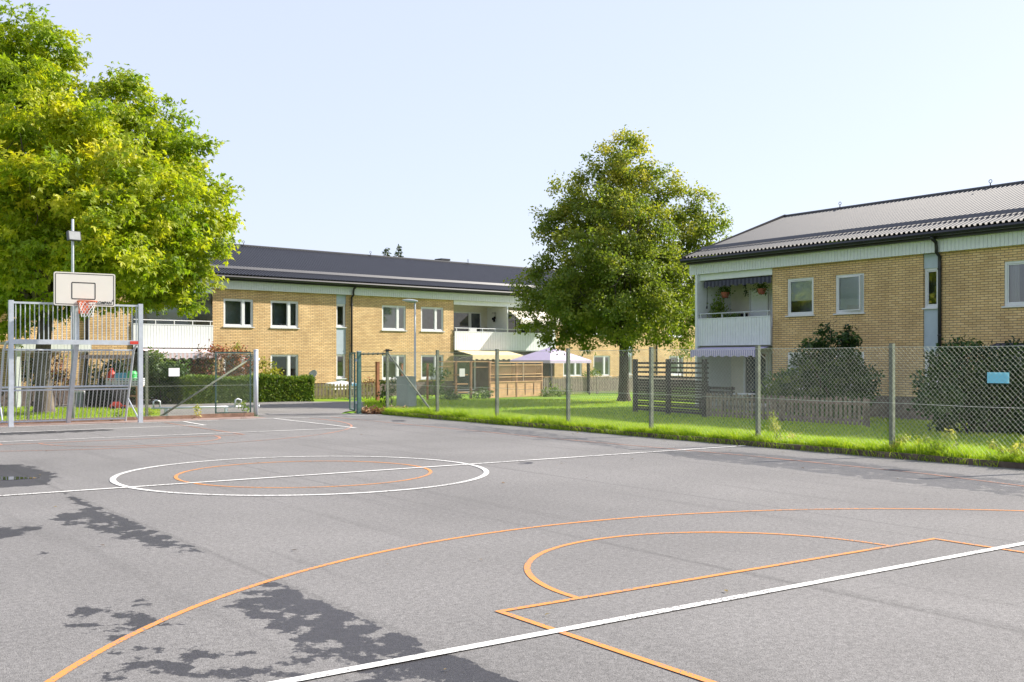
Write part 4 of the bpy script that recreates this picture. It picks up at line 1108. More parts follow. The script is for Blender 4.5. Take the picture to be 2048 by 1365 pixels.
def mt(c, b):
    # yellow painted into top-left clumps, for autumn leaves and for sunlit contrast
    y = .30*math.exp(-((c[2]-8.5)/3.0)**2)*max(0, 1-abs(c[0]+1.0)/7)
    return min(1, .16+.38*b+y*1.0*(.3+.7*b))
bx_, by_ = at(88, D1)
tree('maple_tree', 'large yellow-green maple towering behind the goal at the left', 'tree', (bx_, by_, gz(bx_, by_)), bl, .30, 3.6, 20, maple_leaf, bark,
     dict(per_area=3.2, nleaf=60, spread=.23, lsize=.20, droop=.9, tintfn=mt, shell=(.6, 1.08), flat=.62), lobed=True)
D2 = 50.0; pp2 = F/D2
ol = [(1250,275,24),(1240,300,34),(1270,285,26),(1222,330,48),(1275,335,48),(1190,385,46),(1140,375,34),(1165,420,50),(1245,400,70),(1318,365,42),(1340,410,46),(1130,445,44),(1175,480,70),(1250,490,90),(1330,480,70),(1388,420,44),(1405,470,42),(1110,540,50),(1095,475,24),(1080,590,40),(1058,600,28),(1120,620,60),(1190,590,80),(1280,590,80),(1360,560,60),(1385,610,45),(1060,640,26),(1110,665,36),(1180,668,38),(1250,668,40),(1330,662,42),(1378,655,36),(1425,500,30),(1418,440,32),(1048,565,24),(1100,440,28),(1385,520,50),(1150,640,50),(1080,535,22)]
fr = [(1225,420,50,-2),(1180,520,70,-3),(1250,560,80,-3.6),(1320,540,60,-2.6),(1150,600,60,-3),(1240,640,50,-3.4),(1320,620,50,-2.8),(1280,460,60,-2.6)]
bk = [(1240,430,60,2.4),(1200,540,80,3.2),(1300,560,80,3.4),(1250,640,60,3.4),(1140,600,60,3),(1340,600,50,3)]
bl = blobs_at(ol, D2, pp2, .7)+blobs_at(fr, D2, pp2)+blobs_at(bk, D2, pp2)
bx_, by_ = at(1248, D2)
def lt_(c, b): return min(1, .14+.36*b+.03*max(0, c[2]-5)*(.5+b))  # sunlit yellow put into the leaf tint, growing with height
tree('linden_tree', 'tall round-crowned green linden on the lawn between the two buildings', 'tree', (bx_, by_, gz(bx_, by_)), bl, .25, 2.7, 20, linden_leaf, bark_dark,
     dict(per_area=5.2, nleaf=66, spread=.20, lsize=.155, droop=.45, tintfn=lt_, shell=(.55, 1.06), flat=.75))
# conifer tips behind the far ridge
def conifer(name, label, px, D, top_py, h_, group=None):
    x, y = at(px, D); zt = zz(top_py, D); r = thing(name, label, 'tree', (x, y, -.3), group=group); H = zt+.3
    MB().tube([(0, 0, -.2), (0, 0, H)], [.25, .02], 8).build('trunk', bark_dark, r, True)
    P = []; T = []
    z = H
    while z > H-h_:
        rad = (H-z)*.33+.05; 
        for k in range(int(6+rad*9)):
            a = rnd.uniform(0, 6.28); ln = rad*rnd.uniform(.5, 1.15)
            for j in range(int(5+ln*9)):
                q = rnd.uniform(.1, 1); P.append((math.cos(a)*ln*q+rnd.gauss(0, .05), math.sin(a)*ln*q+rnd.gauss(0, .05), z-.25*ln*q+rnd.gauss(0, .05))); T.append((math.cos(a), math.sin(a), -.2))
        z -= .22
    P = np.array(P); T = np.array(T)+nr.normal(0, .4, P.shape); n = len(P)
    leaf_mesh('crown', P, T, nr.normal(size=P.shape)+np.array([0, 0, .5]), nr.uniform(.12, .3, n), nr.uniform(0, 1, n), pine_leaf, r, wid=.4)
    return r
conifer('spruce_tree', 'taller spruce tip showing above the far dark roof', 797, 78, 494, 3.2, None)
conifer('spruce_tree', 'lower spruce tip just left of the taller one above the far roof', 774, 80, 500, 2.6, None)

# ------------------------------------------------------------------ bushes
def mkbush(name, label, lst, D, m, lk, stems=6, jit=.4, group=None):
    ppm = F/D; b = blobs_at(lst, D, ppm, jit); cx = sum(q[0] for q in b)/len(b); cy = sum(q[1] for q in b)/len(b)
    return bush(name, label, 'bush', (cx, cy, gz(cx, cy)), b, m, lk, stems, group, min(1, sum(q_[3] for q_ in b)/len(b)/.45))
K = lambda pa, nl, sp, ls, **k: dict(dict(per_area=pa, nleaf=nl, spread=sp, lsize=ls, droop=.3, shell=(.4, 1.05)), **k)
mkbush('shrub', 'dark green shrub with upright leafy shoots before the shaded brick wall', [(1640,725,38),(1685,720,42),(1610,722,22),(1615,688,16),(1648,690,18),(1655,668,16),(1692,672,20),(1700,690,18),(1705,762,46),(1735,768,28),(1650,765,50),(1610,770,36),(1650,800,40),(1700,805,34),(1610,800,30)], 34.0, dark_leaf, K(24, 34, .11, .13), 9, .5)
mkbush('shrub', 'bright feathery green shrub at the corner of the shaded patio', [(1565,765,28),(1590,758,26),(1545,785,26),(1575,785,28)], 34.6, bush_leaf, K(34, 36, .10, .10, droop=-.5), 7, .3)
mkbush('shrub', 'big dark shrub at the right edge behind the blue plate', [(1880,762,42),(1925,735,46),(1985,735,44),(2045,750,55),(1920,800,58),(2000,815,66),(2070,830,70),(1868,722,20),(1900,712,22),(2100,760,60),(2030,850,40),(1885,810,40),(1960,790,60),(2030,800,60),(1870,790,30),(1905,845,30),(1908,690,11),(1962,692,13),(2015,700,14),(1935,700,12),(1975,850,34)], 28.2, dark_leaf, K(22, 36, .12, .13), 10, .9)
mkbush('shrub', 'dense dark evergreen shrub beside the right post of the goal', [(318,728,28),(325,768,36),(345,758,24),(300,748,26),(296,788,22),(340,788,22),(352,735,16)], 47, bush_leaf, K(15, 34, .15, .16), 6, .5)
mkbush('shrub', 'dark low shrub between the maple trunk and the white porch post', [(62,735,16),(70,755,16),(58,765,12),(75,725,10)], 44.3, dark_leaf, K(14, 30, .14, .14), 5, .3)
mkbush('shrub', 'dark shrub added as a backdrop behind the table of bright toys', [(206,745,20),(228,735,20),(248,735,18),(225,765,24),(256,762,18),(200,775,16)], 45.6, dark_leaf, K(12, 30, .15, .15), 5, .3)  # added dark backdrop, stands in for shade before the brick wall
mkbush('shrub', 'mixed shrub right of the maple trunk behind the goal bars', [(112,735,15),(120,755,17),(106,760,13),(128,765,12),(116,720,10)], 44.6, red_leaf, K(14, 30, .14, .14), 5, .3)
mkbush('shrub', 'red and brown leaved shrub rising behind the hedge', [(400,728,24),(440,715,24),(482,722,24),(420,748,24),(465,748,22),(380,745,20),(430,700,14),(470,703,13),(500,738,14),(400,708,10)], 49.3, red_leaf, K(14, 24, .17, .14), 9, .5)
mkbush('shrub', 'rounded yellow-green shrub over the hedge below the far window', [(535,740,19),(546,752,14),(524,752,15),(532,725,9)], 52.2, yell_leaf, K(12, 24, .13, .13), 5, .3)
mkbush('shrub', 'leafy green shrub at the brown post right of the gate', [(775,765,13),(782,785,14),(770,790,12),(788,770,9)], 47.5, bush_leaf, K(16, 22, .12, .13), 5, .2)
mkbush('shrub', 'climbing plant on thin wires below the far ground floor windows', [(862,740,9),(875,748,12),(868,770,13),(885,780,14),(855,790,11),(895,745,9)], 52.5, bush_leaf, K(12, 18, .13, .13), 6, .2)
mkbush('shrub', 'low leafy plants at the foot of the timber plant frame', [(890,788,12),(905,792,12),(918,793,9)], 51.8, bush_leaf, K(22, 20, .12, .13), 5, .2)
mkbush('shrub', 'low green plants between the timber frame and the lattice screen', [(952,786,11),(966,789,11),(975,786,8)], 53.5, bush_leaf, K(20, 20, .12, .13), 5, .2)
mkbush('shrub', 'dry purple-brown plant behind the pale picket fence', [(735,763,10),(745,768,11),(728,772,9)], 53.6, red_leaf, K(20, 16, .12, .10), 5, .2)
mkbush('shrub', 'green plants along the grey picket fence left of the linden', [(1100,784,10),(1115,786,9),(1090,788,8),(1128,788,7)], 56.5, hedge_leaf, K(26, 22, .14, .13), 4, .2)
mkbush('shrub', 'green shrub below the far ground floor window left of the linden trunk', [(1180,748,10),(1190,752,10),(1174,755,8)], 66, hedge_leaf, K(14, 22, .16, .15), 4, .2)
mkbush('shrub', 'yellow-green foliage beside the white end of the near building', [(1372,690,20),(1352,705,14),(1385,705,14)], 57, yell_leaf, K(7, 24, .18, .16), 5, .3)
mkbush('weed', 'tall flowering weed in the sunlit grass just right of a fence post', [(1556,868,16),(1575,872,18),(1550,852,8),(1592,878,12),(1546,838,4)], 20.4, weed_leaf, K(22, 20, .05, .05), 6, .15)
for lab, l in (('pale flowering weed climbing the foot of the last fence post in view', [(1797,883,13),(1806,872,9),(1790,890,8)]), ('pale flowering weed spilling over the timber edge near the right side', [(1862,890,16),(1880,896,20),(1905,886,16),(1898,866,10),(1902,903,18),(1845,882,10)]), ('small pale weed in the grass just inside the right edge', [(2000,898,11),(1990,886,8)]), ('pale flowering weed at the right edge of the picture', [(2035,900,14),(2045,884,11),(2030,912,12)])):
    mkbush('weed', lab, l, {1797: 18.05, 1862: 17.5, 2000: 16.65, 2035: 16.4}[l[0][0]], weed_leaf, K(34, 22, .04, .05), 4, .1)
for lab, px, py, h_ in (('leafy weed growing from the edge timber below the low barrier', 393, 826, 9), ('dark-leaved weed at the fence foot near the thick end post', 487, 822, 11), ('low tuft of weeds right of the goal post', 296, 832, 6), ('small weed at the foot of the goal back frame', 236, 832, 8)):
    mkbush('weed', lab, [(px, py-3, h_*.7), (px+3, py-h_, h_*.5)], 29.9, weed_leaf if h_ < 11 else hedge_leaf, K(60, 14, .05, .07), 3, .02)

# clipped hedge
a = Vector(g3(358, 46.9)); b = Vector(g3(617, 50.6)); hd_ = thing('hedge', 'long clipped green hedge in front of the far building', 'hedge', ((a+b)/2), math.atan2(b.y-a.y, b.x-a.x))
ln = (b-a).length; n = 30000; H = 1.12
P = nr.uniform(-1, 1, (n, 3)); ax = nr.integers(0, 5, n)
P[ax == 0, 1] = -1; P[ax == 1, 1] = -1; P[ax == 2, 2] = 1; P[ax == 3, 0] *= 1
sc_ = np.array([ln/2, .5, H/2]); P = P*sc_+np.array([0, 0, H/2]); P += nr.normal(0, .035, P.shape)
P[:, 2] += .06*np.sin(P[:, 0]*2.1)*(P[:, 2] > .6)
rel = P-np.array([0, 0, .6])
leaf_mesh('foliage', P, rel*np.array([.1, .7, .9])+nr.normal(size=P.shape)*.5, rel*np.array([.1, 1, 1])+nr.normal(size=P.shape)*.5+np.array([0, 0, .3]), nr.uniform(.06, .13, n), np.clip(nr.normal(.5, .25, n), 0, 1), hedge_leaf, hd_)
m = MB()
for i in range(40): x = -ln/2+.2+(ln-.4)*i/39; m.tube(wobble_path((x, rnd.gauss(0, .1), -.1), (x+rnd.gauss(0, .1), rnd.gauss(0, .15), .9), 3, .05), [.025, .02, .012, .006], 5)
m.build('stems', bark_dark, hd_)

# ------------------------------------------------------------------ garden fences and furniture
def picket_fence(label, a, b, h, m_, pw=.075, gap=.055, jit=.012, pointed=True, base=.06, rail_front=False):
    a = Vector(a); b = Vector(b); ln = (b-a).length; r = thing('picket_fence', label, 'fence', a, math.atan2(b.y-a.y, b.x-a.x))
    dzt = b.z-a.z; m = MB(); x = 0
    while x < ln-pw:
        z0 = dzt*x/ln+base; t = z0-base+h+rnd.uniform(-jit, jit)*2; q = rnd.uniform(-jit, jit)
        if pointed: poly = [(x, z0), (x+pw, z0), (x+pw+q, t-pw*.6), (x+pw/2+q, t), (x+q, t-pw*.6)]
        else: poly = [(x, z0), (x+pw, z0), (x+pw+q, t), (x+q, t)]
        n = len(poly); m.add([(u, -.012, z) for u, z in poly]+[(u, .01, z) for u, z in poly], [tuple(range(n)), tuple(range(2*n-1, n-1, -1))]+[(i+n, (i+1) % n+n, (i+1) % n, i) for i in range(n)])
        x += pw+gap+rnd.uniform(0, jit)
    m.build('pickets', m_, r)
    for k in (.22, .78):
        MB().bar((0, .035, dzt*0+h*k), (ln, .035, dzt+h*k), .04, .08).build('rail', m_, r)
    n = max(2, int(ln/2.2)+1)
    for i in range(n): x = ln*i/(n-1); MB().box(x-.04, x+.04, .06, .14, -.2+dzt*x/ln, h*.96+dzt*x/ln).build('post', m_, r)
    return r
picket_fence('pale yellow picket fence before the far building by the gate', g3(617, 51.5), g3(756, 53.0), .80, timber_pale, .09, .075)
p_ = picket_fence('weathered grey picket fence with a top rail left of the linden trunk', g3(1084, 57.4), g3(1345, 65.5), 1.0, timber_grey, .075, .055, pointed=False)
ll = (Vector(g3(1345, 65.5))-Vector(g3(1084, 57.4))).length; MB().bar((0, 0, 1.03), (ll, 0, 1.03), .10, .035).build('top_rail', timber_honey, p_)
def rbw(t, y): x, yy, _ = RB.w(t, y); return (x, yy, gz(x, yy))
picket_fence('old grey-brown picket fence in the shade before the near building', rbw(-3.1, -4.5), rbw(3.3, -4.5), .86, plain('brown_grey_pickets', (.20, .155, .12), .9, var=.35, scale=6, bump=.3), .095, .06, .02)
# dark board fence
a = Vector(rbw(-7.5, -3.9)); b = Vector(rbw(-3.15, -4.45)); ln = (b-a).length
bf = thing('board_fence', 'dark stained horizontal board fence beside the linden trunk', 'fence', a, math.atan2(b.y-a.y, b.x-a.x))
for x in (.1, ln*.5, ln-.1):
    q = MB(); q.box(x-.07, x+.07, -.07, .07, -.2, 1.98); q.build('post', black_wood, bf)
m = MB()
for i in range(12):
    z = .08+i*.098
    m.box(0, ln, .072, .095, z, z+(.088 if i not in (1, 3) else .06))
for z in (1.30, 1.47, 1.64, 1.80): m.box(0, ln, .072, .095, z, z+.07)
m.build('boards', black_wood, bf)
# lattice screen
a = Vector(g3(978, 54)); b = Vector(g3(1084, 57.4)); ln = (b-a).length
ls = thing('garden_screen', 'honey brown timber screen with diagonal lattice on top and solid boards below', 'screen', a, math.atan2(b.y-a.y, b.x-a.x))
for x in (.05, ln*.5, ln-.05): MB().box(x-.045, x+.045, -.045, .045, -.2, 1.83).build('post', timber_brown, ls)
m = MB()
for i in range(6): m.box(.1, ln-.1, -.012, .012, .02+i*.13, .02+i*.13+.122)
m.build('board_panel', timber_honey, ls)
for i in range(1, 6): MB().box(ln*i/6-.02, ln*i/6+.02, -.04, -.0125, .12, .72).build('batten', timber_brown, ls)
m = MB()
for z in (.80, 1.05, 1.18, 1.66, 1.80): m.box(-.02, ln+.02, -.06, -.046, z, z+.05)
m.build('rail', timber_honey, ls)
m = MB(); x = .1
while x < ln-.1: m.box(x, x+.03, -.03, -.015, .85, 1.05); x += .10
m.build('slats', timber_brown, ls)
for x0, x1 in ((.1, ln*.5-.05), (ln*.5+.05, ln-.1)):
    m = MB(); h0, h1 = 1.235, 1.655; H = h1-h0
    s = x0-H
    while s < x1:
        for sg in (1, -1):
            p, q = (s, s+H) if sg > 0 else (s+H, s)
            t0, t1 = 0, 1
            for lim, k in ((x0, 1), (x1, -1)):
                fa, fb = (p-lim)*k, (q-lim)*k
                if fa < 0 and fb < 0: t0 = 2
                elif fa < 0: t0 = max(t0, fa/(fa-fb))
                elif fb < 0: t1 = min(t1, fa/(fa-fb))
            if t0 < t1: m.bar((p+(q-p)*t0, -.02*sg*.5, h0+H*t0), (p+(q-p)*t1, -.02*sg*.5, h0+H*t1), .008, lattice_w)
        s += .15
    m.build('lattice', timber_honey, ls)
# plant frame / pergola with shelves
a = Vector(g3(876, 52.5)); b = Vector(g3(980, 54.3)); ln = (b-a).length
pg = thing('pergola', 'open timber plant frame with shelves and a paper notice, left of the lattice screen', 'pergola', a, math.atan2(b.y-a.y, b.x-a.x))
def fx(px): return ln*(px-876)/(980-876)
for px in (911, 941, 979): MB().box(fx(px)-.05, fx(px)+.05, -.05, .05, -.2, 1.88).build('post', timber_brown, pg)
MB().box(fx(923)-.035, fx(923)+.035, .5, .57, -.2, 1.85).build('post', timber_brown, pg)
m = MB(); m.box(-.02, ln+.1, -.03, .03, 1.84, 1.89); m.box(-.02, fx(906), .0, .03, 1.60, 1.64); m.box(fx(945), ln, 0, .03, 1.56, 1.60); m.build('beam', timber_honey, pg)
for z in (1.18, .72, .30): MB().box(fx(912)+.03, fx(935), -.02, .4, z, z+.05).build('shelf', timber_honey, pg)
no = thing('notice', 'white paper notice with red print pinned to the timber plant frame', 'notice', tuple(a+(b-a)*((921.5-876)/104)+Vector((0, -.09, 1.32))), math.atan2(b.y-a.y, b.x-a.x))
MB().box(-.16, .16, -.004, 0, -.2, .2).build('sheet', paper, no)
# brown posts with wires by the picket fence
for lab, px, D, top in (('thick red-brown timber post at the end of the pale picket fence', 755, 51.0, 1.83), ('slim dark red post with wires beside the far stair window', 699, 53.5, 1.95), ('thin red-brown post beside the climbing plant', 855, 51.6, 1.75), ('short red-brown stake left of the utility cabinet', 804, 51.0, 1.75)):
    w_ = .075 if 'thick' in lab else .04; q = g3(px, D); r = thing('timber_post', lab, 'post', q, LB.rz)
    MB().box(-w_, w_, -w_, w_, -.2, top).build('shaft', timber_red, r)
    c = MB(); c.box(-w_-.012, w_+.012, -w_-.012, w_+.012, top+.001, top+.03); c.build('cap', timber_red, r)
wr = MB()
for z in (1.42, 1.62, 1.38+.02): 
    p = Vector(g3(755, 51.0)); q = Vector(g3(699, 53.5)); wr.tube([p+Vector((0, 0, z)), (p+q)/2+Vector((0, 0, z-.02)), q+Vector((0, 0, z))], .008, 5)
tag(wr.build('plant_wire', dark_metal), 'thin training wires strung between two red-brown posts by the far wall', 'wire')
# gazebo
D5 = 60; gz_ = thing('gazebo', 'pavilion with a lilac pyramid canopy and dark curtains left of the linden trunk', 'gazebo', g3(1101, D5), LB.rz); S = 1.62
m = MB(); zE, zT = 1.93, 2.68
m.add([(-S, -S, zE), (S, -S, zE), (S, S, zE), (-S, S, zE), (0, 0, zT)], [(0, 1, 4), (1, 2, 4), (2, 3, 4), (3, 0, 4)])
m.add([(-S, -S, zE-.16), (S, -S, zE-.16), (S, S, zE-.16), (-S, S, zE-.16), (-S, -S, zE), (S, -S, zE), (S, S, zE), (-S, S, zE)], [(0,1,5,4),(1,2,6,5),(2,3,7,6),(3,0,4,7)])
m.build('canopy', purple_can, gz_)
for sx in (-1, 1):
    for sy in (-1, 1):
        MB().box(sx*S*.95-.03, sx*S*.95+.03, sy*S*.95-.03, sy*S*.95+.03, -.2, zE-.02).build('post', black_pl, gz_)
        c = MB(); P = [(sx*S*.93+.09*math.cos(k*.9), sy*S*.93+.09*math.sin(k*.9)) for k in range(7)]
        for k in range(7):
            p, q = P[k], P[(k+1) % 7]; c.quad((p[0], p[1], .1), (q[0], q[1], .1), (q[0]*.99, q[1]*.99, zE-.1), (p[0]*.99, p[1]*.99, zE-.1))
        c.build('curtain', black_wood, gz_)
# satellite dish on a stand behind the hedge end
ds = thing('satellite_dish', 'small dark satellite dish on a stand at the end of the hedge', 'satellite dish', g3(628, 53.5), R(-60))
m = MB(); m.tube([(0, 0, -.1), (0, 0, 1.05)], .025, 6); m.tube([(-.25, 0, 0), (.25, 0, 0)], .02, 6); m.build('stand', dark_metal, ds)
m = MB(); m.M = Matrix.Translation((0, -.05, 1.22)) @ Matrix.Rotation(R(62), 4, 'X'); m.lathe([(.0, .0), (.12, .012), (.19, .035), (.23, .06), (.235, .055), (.19, .03), (.12, .0), (0, -.012)], 20); m.build('dish', lamp_grey, ds, True)
m = MB(); m.tube([(0, -.05, 1.0), (0, -.42, 1.2), (0, -.40, 1.34)], .012, 6); m.build('feed_arm', dark_metal, ds)
# covered table by the stair window
ct = thing('garden_table', 'table under a white and blue cover behind the pale picket fence', 'table', g3(683, 54.2), LB.rz)
m = MB(); m.add([(-.7, -.4, .72), (.7, -.4, .76), (.7, .4, .80), (-.7, .4, .78), (-.75, -.47, .45), (.74, -.46, .5), (.74, .45, .5), (-.75, .45, .45), (0, 0, .90)], [(0,1,8),(1,2,8),(2,3,8),(3,0,8),(4,5,1,0),(5,6,2,1),(6,7,3,2),(7,4,0,3)]); m.build('cover', white_paint, ct)
MB().box(.3, .76, -.49, -.475, .56, .76).build('blue_hem', blue_pl, ct)
for sx in (-.6, .6):
    for sy in (-.35, .35): MB().box(sx-.03, sx+.03, sy-.03, sy+.03, -.05, .55).build('leg', timber_grey, ct)
# entrance porch at the far left
po = thing('porch', 'white panelled porch roof on posts behind the maple trunk', 'porch', LB.w(-17.2, -1.2, 0), LB.rz)
m = MB(); ribbed(m, -1.5, 1.5, 2.0, 2.42, -1.2, .135, .014, .012, .1); m.build('roof_edge', white_panel, po)
MB().box(-1.5, 1.5, -1.1, 1.05, 2.28, 2.40).build('roof', white_panel, po)
for x in (-1.35,): MB().box(x-.09, x+.09, -1.08, -.9, -.4, 2.278).build('post', white_panel, po)
# things stored behind the goal
TB = thing('work_table', 'wooden table holding a white crate and bright toys behind the goal', 'table', g3(246, 43.5), -YAW+R(8))
for x in (-.6, .6):
    for y in (-.28, .28): MB().box(x-.035, x+.035, y-.035, y+.035, -.1, .86).build('leg', timber_honey, TB)
m = MB()
for i in range(5): m.box(-.75, .75, -.36+i*.145, -.36+i*.145+.13, .862, .90)
m.build('top', timber_honey, TB); MB().box(-.6, .6, -.30, -.26, .45, .52).build('rail', timber_honey, TB)
def on_tb(dx, dz): x, y, z = g3(246+dx, 43.4); return (x, y, z+dz)
cr = thing('crate', 'white lattice plastic crate on the wooden table', 'crate', on_tb(5, .905), -YAW+R(8))
m = MB(); W_, D_, H_ = .68, .3, .30
for i in range(12):
    x = -W_+2*W_*i/11
    for y in (-D_, D_): m.box(x-.02, x+.02, y-.012, y+.012, .03, H_)
for i in range(5):
    y = -D_+2*D_*i/4
    for x in (-W_, W_): m.box(x-.012, x+.012, y-.02, y+.02, .03, H_)
for z in (0, .09, .18, .27):
    m.box(-W_-.014, W_+.014, -D_-.014, -D_+.014, z, z+.035); m.box(-W_-.014, W_+.014, D_-.014, D_+.014, z, z+.035); m.box(-W_-.014, -W_+.014, -D_, D_, z, z+.035); m.box(W_-.014, W_+.014, -D_, D_, z, z+.035)
m.build('basket', white_paint, cr); MB().box(-W_, W_, -D_, D_, .002, .02).build('bottom', white_paint, cr)
tb = thing('bag', 'red bag heaped on the left end of the white crate', 'bag', on_tb(-23, 1.06), R(20))
m = MB(); m.lathe([(.0, 0), (.19, .02), (.24, .12), (.20, .28), (.11, .42), (.06, .46), (0, .47)], 12); m.build('sack', red_pl, tb, True)
m = MB(); m.tube([(-.06, 0, .45), (-.03, 0, .55), (.05, 0, .55), (.07, 0, .45)], .015, 6); m.build('handle', red_pl, tb)
bb = thing('box', 'light blue plastic box standing in the white crate', 'box', on_tb(-1, 1.12), -YAW)
m = MB(); m.box(-.24, .24, -.15, .15, 0, .26); m.build('tub', blue_pl, bb); MB().box(-.26, .26, -.17, .17, .262, .30).build('lid', blue_pl, bb)
gb_ = thing('toy_barrel', 'green plastic barrel on the right end of the white crate', 'barrel', on_tb(18, 1.1), 0)
m = MB(); m.lathe([(0, 0), (.15, 0), (.19, .08), (.2, .2), (.19, .32), (.15, .40), (0, .40)], 14); m.build('drum', green_pl, gb_, True); m = MB(); m.lathe([(.202, .1), (.21, .12), (.202, .14)], 14); m.lathe([(.202, .26), (.21, .28), (.202, .30)], 14); m.build('rim', green_pl, gb_)
for lab, px, D, w_, h_ in (('black covered barbecue left of the wooden table', 196, 43.6, .52, .95), ('lower black covered barbecue under the wooden table edge', 228, 42.8, .58, .8)):
    r = thing('barbecue', lab, 'barbecue', g3(px, D), -YAW)
    m = MB(); m.lathe([(w_*.9, .06), (w_, .3), (w_*.95, h_*.7), (w_*.75, h_*.92), (w_*.3, h_), (0, h_)], 14); m.build('cover', black_pl, r, True)
    for sx in (-1, 1): q = MB(); q.M = Matrix.Translation((sx*w_*.7, -.1, .09)) @ Matrix.Rotation(R(90), 4, 'Y'); q.lathe([(0, -.03), (.09, -.03), (.09, .03), (0, .03)], 12); q.build('wheel', dark_metal, r)
tr = thing('toy_car', 'small red toy car on the grass behind the goal', 'toy', g3(236, 41.2), -YAW+R(20))
m = MB(); m.add([(-.3,-.14,.09),(.3,-.14,.09),(.3,.14,.09),(-.3,.14,.09),(-.3,-.14,.2),(.3,-.14,.18),(.3,.14,.18),(-.3,.14,.2),(-.18,-.11,.33),(.08,-.11,.33),(.08,.11,.33),(-.18,.11,.33),(.14,-.13,.2),(.14,.13,.2)],
    [(3,2,1,0),(0,1,5,4),(1,2,6,5),(2,3,7,6),(3,0,4,7),(4,12,9,8),(12,13,10,9),(8,9,10,11),(4,8,11,7),(7,11,10,13),(5,6,13,12)]); m.build('body', red_pl, tr)
for sx in (-.19, .19):
    for sy in (-.15, .15): q = MB(); q.M = Matrix.Translation((sx, sy, .085)) @ Matrix.Rotation(R(90), 4, 'X'); q.lathe([(0, -.025), (.085, -.025), (.085, .025), (0, .025)], 12); q.build('wheel', black_pl, tr)
la = thing('ladder', 'pale wooden ladder leaning behind the goal mast', 'ladder', g3(186, 44.5), -YAW)
m = MB()
for x in (-.13, .13): m.bar((x, -.25, 0), (x+.03, .05, 1.95), .05, .03)
m.build('stile', timber_pale, la); m = MB()
for i in range(7): t = .1+.13*i; m.bar((-.13+.03*t, -.25+.3*t, 1.95*t), (.13+.03*t, -.25+.3*t, 1.95*t), .03)
m.build('rung', timber_pale, la)
sw = thing('garden_canopy', 'dark framed garden canopy behind the stored toys', 'canopy', g3(212, 44.9), -YAW)
for x in (-.9, .9): MB().tube([(x, 0, -.1), (x, 0, 2.05)], .025, 6).build('pole', dark_metal, sw)
m = MB(); m.add([(-1, -.5, 2.0), (1, -.5, 2.0), (1, .5, 2.0), (-1, .5, 2.0), (-1, 0, 2.16), (1, 0, 2.16)], [(0, 1, 5, 4), (2, 3, 4, 5), (0, 4, 3), (1, 2, 5)]); m.build('roof', black_wood, sw)
bn = thing('storage_bin', 'grey bin with a white lid left of the black barbecues', 'bin', g3(161, 43.8), -YAW)
MB().box(-.16, .16, -.16, .16, 0, .62).build('body', grey_cab, bn); MB().box(-.18, .18, -.18, .18, .622, .68).build('lid', white_paint, bn)

# ------------------------------------------------------------------ balcony things
def inb(B, px, py, y): t = tl(B, px, y); x, yy, _ = B.w(t, y); return (x, yy, zz(py, B.D(t, y)))
def pot(name, label, px, py, y, m_leaf, trailing=.1):
    c = inb(RB, px, py, y); r = thing(name, label, 'hanging pot', (c[0], c[1], c[2]), RB.rz)
    m = MB(); m.lathe([(0, -.12), (.10, -.12), (.15, -.02), (.175, .08), (.185, .10), (.165, .10), (.15, .06), (0, .05)], 16); m.build('bowl', terra, r, True)
    m = MB()
    for a in (0, 2.1, 4.2): m.tube([(.17*math.cos(a), .17*math.sin(a), .09), (0, 0, .62)], .006, 4)
    m.tube([(0, 0, .62), (0, 0, 4.80-c[2])], .006, 4); m.build('hanger', dark_metal, r)
    n = 260; P = nr.normal(size=(n, 3))*np.array([.11, .11, .09])+np.array([0, 0, .17]); P[:60, 2] -= .14; P[:60, :2] *= 1.6
    leaf_mesh('foliage', P, P-np.array([0, 0, .05])+nr.normal(size=P.shape)*.1, nr.normal(size=P.shape)+np.array([0, 0, .8]), nr.uniform(.05, .1, n), nr.uniform(.2, 1, n), m_leaf, r)
pot('hanging_pot', 'terracotta hanging pot nearer the outer end of the corner balcony', 1450, 590, .65, bush_leaf)
pot('hanging_pot', 'terracotta hanging pot with bushy plant nearer the brick wall on the corner balcony', 1523, 583, .65, bush_leaf)
c = inb(RB, 1491, 560, .7); vn = thing('hanging_vine', 'thin trailing vine hanging between the two terracotta pots', 'plant', c, RB.rz)
n = 90; zv = nr.uniform(-.62, .15, n); P = np.stack([nr.normal(0, .03, n)+.05*np.sin(zv*9), nr.normal(0, .03, n), zv], 1)
leaf_mesh('foliage', P, nr.normal(size=P.shape)-np.array([0, 0, .5]), nr.normal(size=P.shape), nr.uniform(.05, .09, n), nr.uniform(0, .6, n), dark_leaf, vn)
MB().tube([(0, 0, 4.8-c[2]), (0, 0, -.6)], .006, 4).build('stems', bark_dark, vn)
c = inb(RB, 1437, 628, .6); fz = 2.305; pt = thing('potted_tree', 'green potted plant standing behind the corner balcony rail', 'plant', (c[0], c[1], fz), RB.rz)
n = 700; P = nr.normal(size=(n, 3))*np.array([.16, .16, .26]); P[:, :2] *= (1.1-.8*np.clip(P[:, 2:3], -.3, .8)); P[:, 2] += c[2]-fz+.12
leaf_mesh('foliage', P, nr.normal(size=P.shape)+np.array([0, 0, .3]), nr.normal(size=P.shape)+np.array([0, 0, .8]), nr.uniform(.06, .12, n), nr.uniform(.2, 1, n), hedge_leaf, pt)
m = MB(); m.lathe([(0, 0), (.13, 0), (.17, .3), (.15, .3), (0, .28)], 14); m.build('pot', terra, pt, True); MB().tube([(0, 0, .2), (0, 0, c[2]-fz+.5)], .012, 6).build('stems', bark_dark, pt)
c = inb(RB, 1479, 635, .9); chh = thing('balcony_chair', 'black chair behind the corner balcony rail', 'chair', (c[0], c[1], fz), RB.rz)
